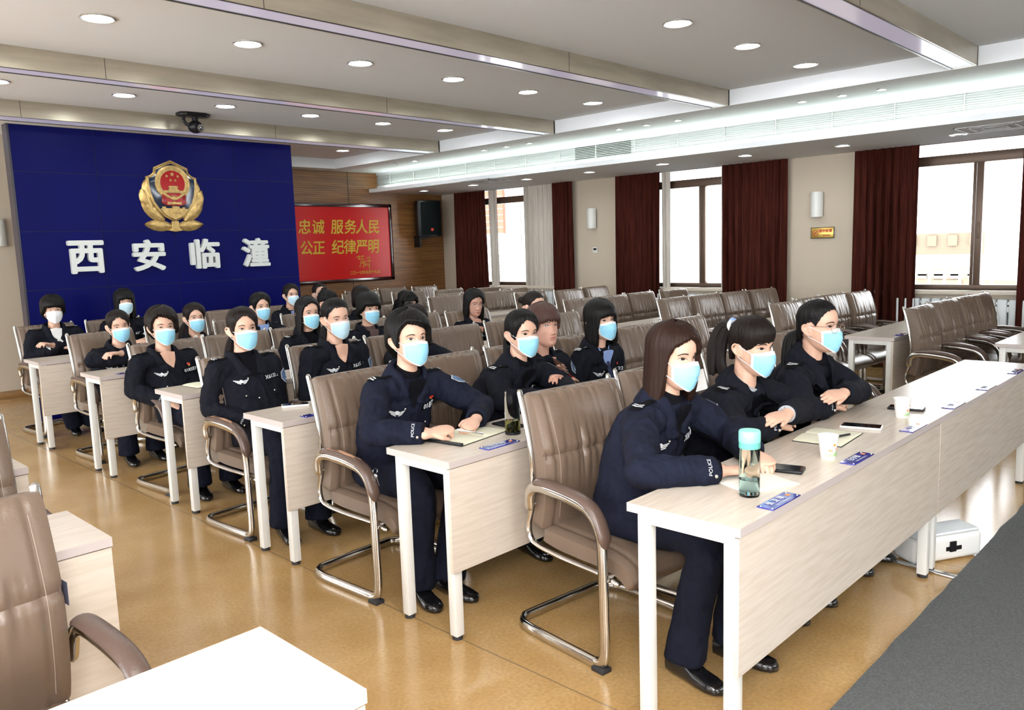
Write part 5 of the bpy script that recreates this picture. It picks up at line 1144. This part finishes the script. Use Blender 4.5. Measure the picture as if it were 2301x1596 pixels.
        e_, w_ = E[1], Wr[1]; v = (w_-e_).normalized(); b = MB(); b.tube([w_-v*.03, w_-v*.004], [.0395, .036], 18); b.build('cuff', mt['blackknit' if col != 'greyknit' else 'greyknit'], jk)
    return root

PEOPLE = [
 dict(label='woman with brown shoulder length hair writing at the front desk, mask, number X61439', hip=(.52, .74), head=(.605, .60, 1.135), yaw=-2, hyaw=-11, hpitch=5, near=2, jm='navy', hair=('bob', 'brown', dict(t=.012, strand=.0034, jag=.005)), num='X61439', mask='maskb', rank='chev',
      arms=((.17, .45, .80), (.37, .27, .79), (.84, .50, .80), (.62, .28, .80)), hands={0: ((.9, -.45, -.06), (.2, -.1, 1), (35, 50, 40), 1.), 1: ((-.5, -.8, -.1), (0, 0, 1), (25, 40, 30), 1.)}, feet=[(-.15, .34), (.08, .40)], stand=0),
 dict(label='woman with high ponytail and blue white scrunchie, arms folded on the front desk', hip=(1.13, .80), head=(1.165, .565, 1.115), hyaw=-12, hpitch=7, near=2, jm='navy2', inner='greyknit', hair=('tightb', 'dark', dict(pony=([(0, .10, .06), (.0, .15, .055), (-.01, .17, -.02), (-.02, .16, -.10), (-.02, .135, -.16)], .042), tie=[((0, .112, .062), .026, 'whiteknit', 'scrunchie'), ((0.004, .118, .078), .014, 'blueshirt', 'scrunchie')])), num='X61402', arms=((.84, .46, .81), (1.04, .40, .80), (1.42, .44, .81), (1.08, .37, .85)), hands={0: ((1, .12, -.02), (0, 0, 1), (10, 15, 10), .3), 1: ((-.97, .12, -.02), (0, -.25, 1), (6, 10, 8), .3)}, mask='maskb'),
 dict(label='woman in round glasses with low ponytail, arms crossed on the front desk', hip=(1.78, .78), head=(1.69, .50, 1.155), hyaw=-7, hpitch=1, near=2, w=1.08, jm='navy2', hair=('tight', 'black', dict(pony=([(0, .098, -.04), (-.015, .125, -.07), (-.035, .12, -.14), (-.05, .10, -.22)], .036))), glasses=('wire', .023), num='XJ6088', arms=((1.37, .43, .81), (1.55, .38, .80), (1.94, .40, .81), (1.60, .345, .86)), hands={0: ((1, .12, -.02), (0, 0, 1), (10, 15, 10), .3), 1: ((-.95, .15, .0), (-.1, -.45, .9), (6, 10, 8), .3)}, mask='maskb', stand=1),
 dict(label='woman with short black hair, clasped hands over black organiser, number 018751', hip=(.30, 2.02), head=(.337, 1.86, 1.160), yaw=-4, hyaw=-11, hpitch=-2, near=2, jm='navy', hair=('short', 'black', dict(t=.018, jag=.005)), num='018751', pin=1, rank=1, mask='maskb', gaze=.001, eye=.0056,
      arms=((-.02, 1.70, .80), (.13, 1.52, .795), (.66, 1.72, .80), (.43, 1.53, .80)), hands={0: ((.93, -.2, .05), (-.1, -.35, 1), (45, 55, 35), 1.), 1: ((-.75, -.35, -.12), (.1, -.3, 1), (55, 50, 35), 1.)}, feet=[(-.12, .38), (.02, .42)]),
 dict(label='masked woman with side fringe, number 017875, behind the tea bottle in second row', hip=(.98, 2.05), head=(1.125, 1.88, 1.110), hyaw=-12, hpitch=3, near=1, jm='navy2', hair=('side', 'black', dict(pony=([(0, .10, -.03), (0, .125, -.06), (0, .12, -.13), (0, .11, -.2)], .03))), num='017875', rank=2, mask='maskb', arms='desk', stand=1),
 dict(label='unmasked woman with short reddish brown hair and fringe in second row', hip=(1.50, 2.12), head=(1.45, 2.01, 1.112), hyaw=-14, hpitch=-3, near=1, jm='navy2', open=1, hair=('bowl', 'red', dict(t=.014)), mask=None, skin='skin2', num='018726', pin=1, rank=2, inner='skin2', arms='cross', eye=.0042),
 dict(label='masked woman with black bob, light blue shirt and tie, number 018722, second row', hip=(2.06, 2.10), head=(1.965, 1.99, 1.100), hyaw=-16, hpitch=-2, hroll=-4, near=1, jm='navy2', inner='blueshirt', tiebar=1, hair=('bobf', 'black'), num='018722', pin=1, rank=3, arms='lap'),
 dict(label='woman with long tied black hair, number X61333, hands in lap, third row by aisle', hip=(.33, 3.25), head=(.27, 3.31, 1.150), yaw=-3, hyaw=-8, hpitch=0, near=1, jm='navy2', hair=('side', 'dark', dict(pony=([(0, .10, -.04), (-.03, .12, -.08), (-.06, .10, -.17), (-.08, .09, -.26)], .03))), num='X61333', arms='lap', hands={0: ((.5, -.7, -.35), (-.2, -.5, .8), (20, 25, 20), .6), 1: ((-.6, -.6, -.3), (.1, -.5, .8), (20, 25, 20), .6)}, mask='maskb', feet=[(-.12, .40), (.08, .43)]),
 dict(label='woman with pale mask and pulled back hair looking down, number X61338, third row', hip=(.90, 3.26), head=(.858, 3.23, 1.165), hyaw=-8, hpitch=6, hroll=-4, near=1, w=1.06, jm='navy2', inner='skin', open=1, hair=('tight', 'black', dict(t=.012, pony=([(0, .09, -.05), (-.03, .10, -.09), (-.045, .09, -.15), (-.05, .08, -.2)], .034))), num='X61338', arms='lap', mask='maskp', eye=.002),
 dict(label='officer mostly hidden behind the short haired woman, brown hair top showing', hip=(1.50, 3.25), head=(1.50, 3.24, 1.08), hpitch=10, jm='navy2', hair=('side', 'dark', dict(bun=((0, .07, .1), .035))), rank=1, arms='desk', num='X61410'),
 dict(label='woman with loose hair bun half hidden in third row, eyes closed', hip=(2.68, 3.27), head=(2.68, 3.20, 1.100), hyaw=-5, hpitch=6, jm='navy2', mask=None, hair=('tight', 'dark', dict(bun=((-.02, .125, .035), .03))), num='X61375', arms='cross', eye=.001),
 dict(label='masked woman with short wavy dark hair, party pin, fourth row by aisle', hip=(.38, 4.42), head=(.26, 4.40, 1.112), yaw=-3, hyaw=-8, near=1, jm='navy2', inner='skin', open=1, hair=('short', 'dark', dict(t=.02)), num='018587', pin=1, rank=1, arms='lap', mask='maskb', eye=.0032),
 dict(label='young masked woman with long straight black hair in fourth row', hip=(1.46, 4.47), head=(1.415, 4.44, 1.112), hyaw=-6, jm='navy2', hair=('long', 'black'), stand=1, arms='lap', mask='maskb', num='X61407'),
 dict(label='masked woman with cropped fringe and brown turtleneck in fourth row', hip=(2.06, 4.47), head=(1.985, 4.42, 1.105), hyaw=-10, hpitch=3, jm='navy2', inner='brownknit', hair=('bowl', 'black', dict(t=.018)), arms='lap', mask='maskb', num='X61399'),
 dict(label='unmasked woman in glasses with black bob, arms crossed, looking down, fourth row', hip=(3.22, 4.36), head=(3.19, 4.42, 1.065), hyaw=-16, hpitch=10, near=1, jm='navy2', open=1, inner='skin2', skin='skin2', mask=None, hair=('bob', 'black', dict(t=.012)), glasses=('wire', .018), num='X61366', arms='cross', eye=.002),
 dict(label='masked woman with side parted ponytail leaning on the fifth row desk', hip=(.40, 5.72), head=(.42, 5.62, 1.055), hyaw=-6, hpitch=6, hroll=-5, jm='navy2', inner='blueshirt', hair=('side', 'dark', dict(pony=([(0, .10, -.03), (-.01, .12, -.06), (-.03, .11, -.16), (-.04, .1, -.24)], .032))), arms='fold', mask='maskb', eye=.002, num='X61328'),
 dict(label='masked woman with centre parted hair writing in fifth row, fingers by a pen', hip=(1.06, 5.74), head=(1.10, 5.74, 1.055), hyaw=-6, hpitch=0, jm='navy2', inner='skin', open=1, hair=('side', 'dark', dict(t=.016, pony=([(0, .09, -.03), (-.05, .09, -.08), (-.075, .07, -.15), (-.08, .05, -.21)], .045))), arms='desk', mask='maskb', num='X61340', hands={0: ((.6, -.5, .3), (-.3, -.6, .6), (30, 40, 30), 1.)}),
 dict(label='masked woman in light blue shirt and tie holding a pen, fifth row', hip=(1.68, 5.78), head=(1.735, 5.75, 1.105), hyaw=-4, hpitch=2, jm='navy2', inner='blueshirt', tiebar=1, hair=('side', 'black', dict(t=.018)), arms='desk', mask='maskb', rank='chev', hands={0: ((.5, -.7, .2), (-.3, -.5, .7), (40, 45, 30), 1.)}),
 dict(label='officer with dark upswept hair hidden behind third row woman, ear showing', hip=(2.42, 5.76), head=(2.46, 5.75, 1.085), hyaw=24, hpitch=16, jm='navy2', hair=('tight', 'black', dict(t=.018, wave=.008, bun=((0, .06, .11), .035))), arms='desk', mask='maskb'),
 dict(label='officer behind the cropped fringe woman, dark hair and shoulder board showing', hip=(2.90, 5.80), head=(2.91, 5.80, 1.10), jm='navy2', hair=('bowl', 'dark'), arms='desk', mask='maskb'),
 dict(label='woman with curly black hair and glasses bent over, fifth row', hip=(3.46, 5.76), head=(3.40, 5.68, 1.015), hyaw=8, hpitch=30, jm='navy2', rank=1, hair=('long', 'black', dict(wave=.03, t=.018)), glasses=('silver', .019), arms='desk', mask='maskb', eye=.002),
 dict(label='person with thick black hair in white cup mask, arms crossed, sixth row by aisle', hip=(.44, 7.16), head=(.405, 7.12, 1.137), yaw=-5, hyaw=-10, hpitch=0, jm='navy2', inner='whiteknit', w=1.06, hair=('bowl', 'black', dict(t=.022)), num='X61303', arms='cross', mask='n95', eye=.002, feet=[(-.0, .25), (.15, .28)]),
 dict(label='masked woman with straight fringe before the blue wall, sixth row', hip=(1.04, 7.18), head=(1.055, 7.15, 1.162), hyaw=-10, hpitch=-3, jm='navy2', hair=('bobf', 'black', dict(t=.013)), num='X61360', arms='desk', mask='maskp', stand=1),
 dict(label='masked woman at right edge of the blue wall with pinned back hair', hip=(2.80, 7.1), head=(2.82, 7.02, 1.123), hyaw=-6, hpitch=0, jm='navy2', inner='blueshirt', hair=('side', 'dark'), arms='desk', mask='maskp'),
 dict(label='masked woman smiling below the red board, in front of wooden wall', hip=(3.38, 7.35), head=(3.36, 7.27, 1.098), hyaw=-8, hpitch=-8, jm='navy2', hair=('tight', 'dark', dict(t=.012)), arms='desk', mask='maskp', eye=.002),
]
for sp_i, sp in enumerate(PEOPLE): sp['seed'] = sp_i*1.7+1; person(sp)
b = MB(); b.tube([(.235, 1.44, .80), (.33, 1.385, .772)], .0042, 8, round_ends=True); tag(b.build('pen', mt['silver']), 'silver pen held above the black organiser in second row', 'pen')
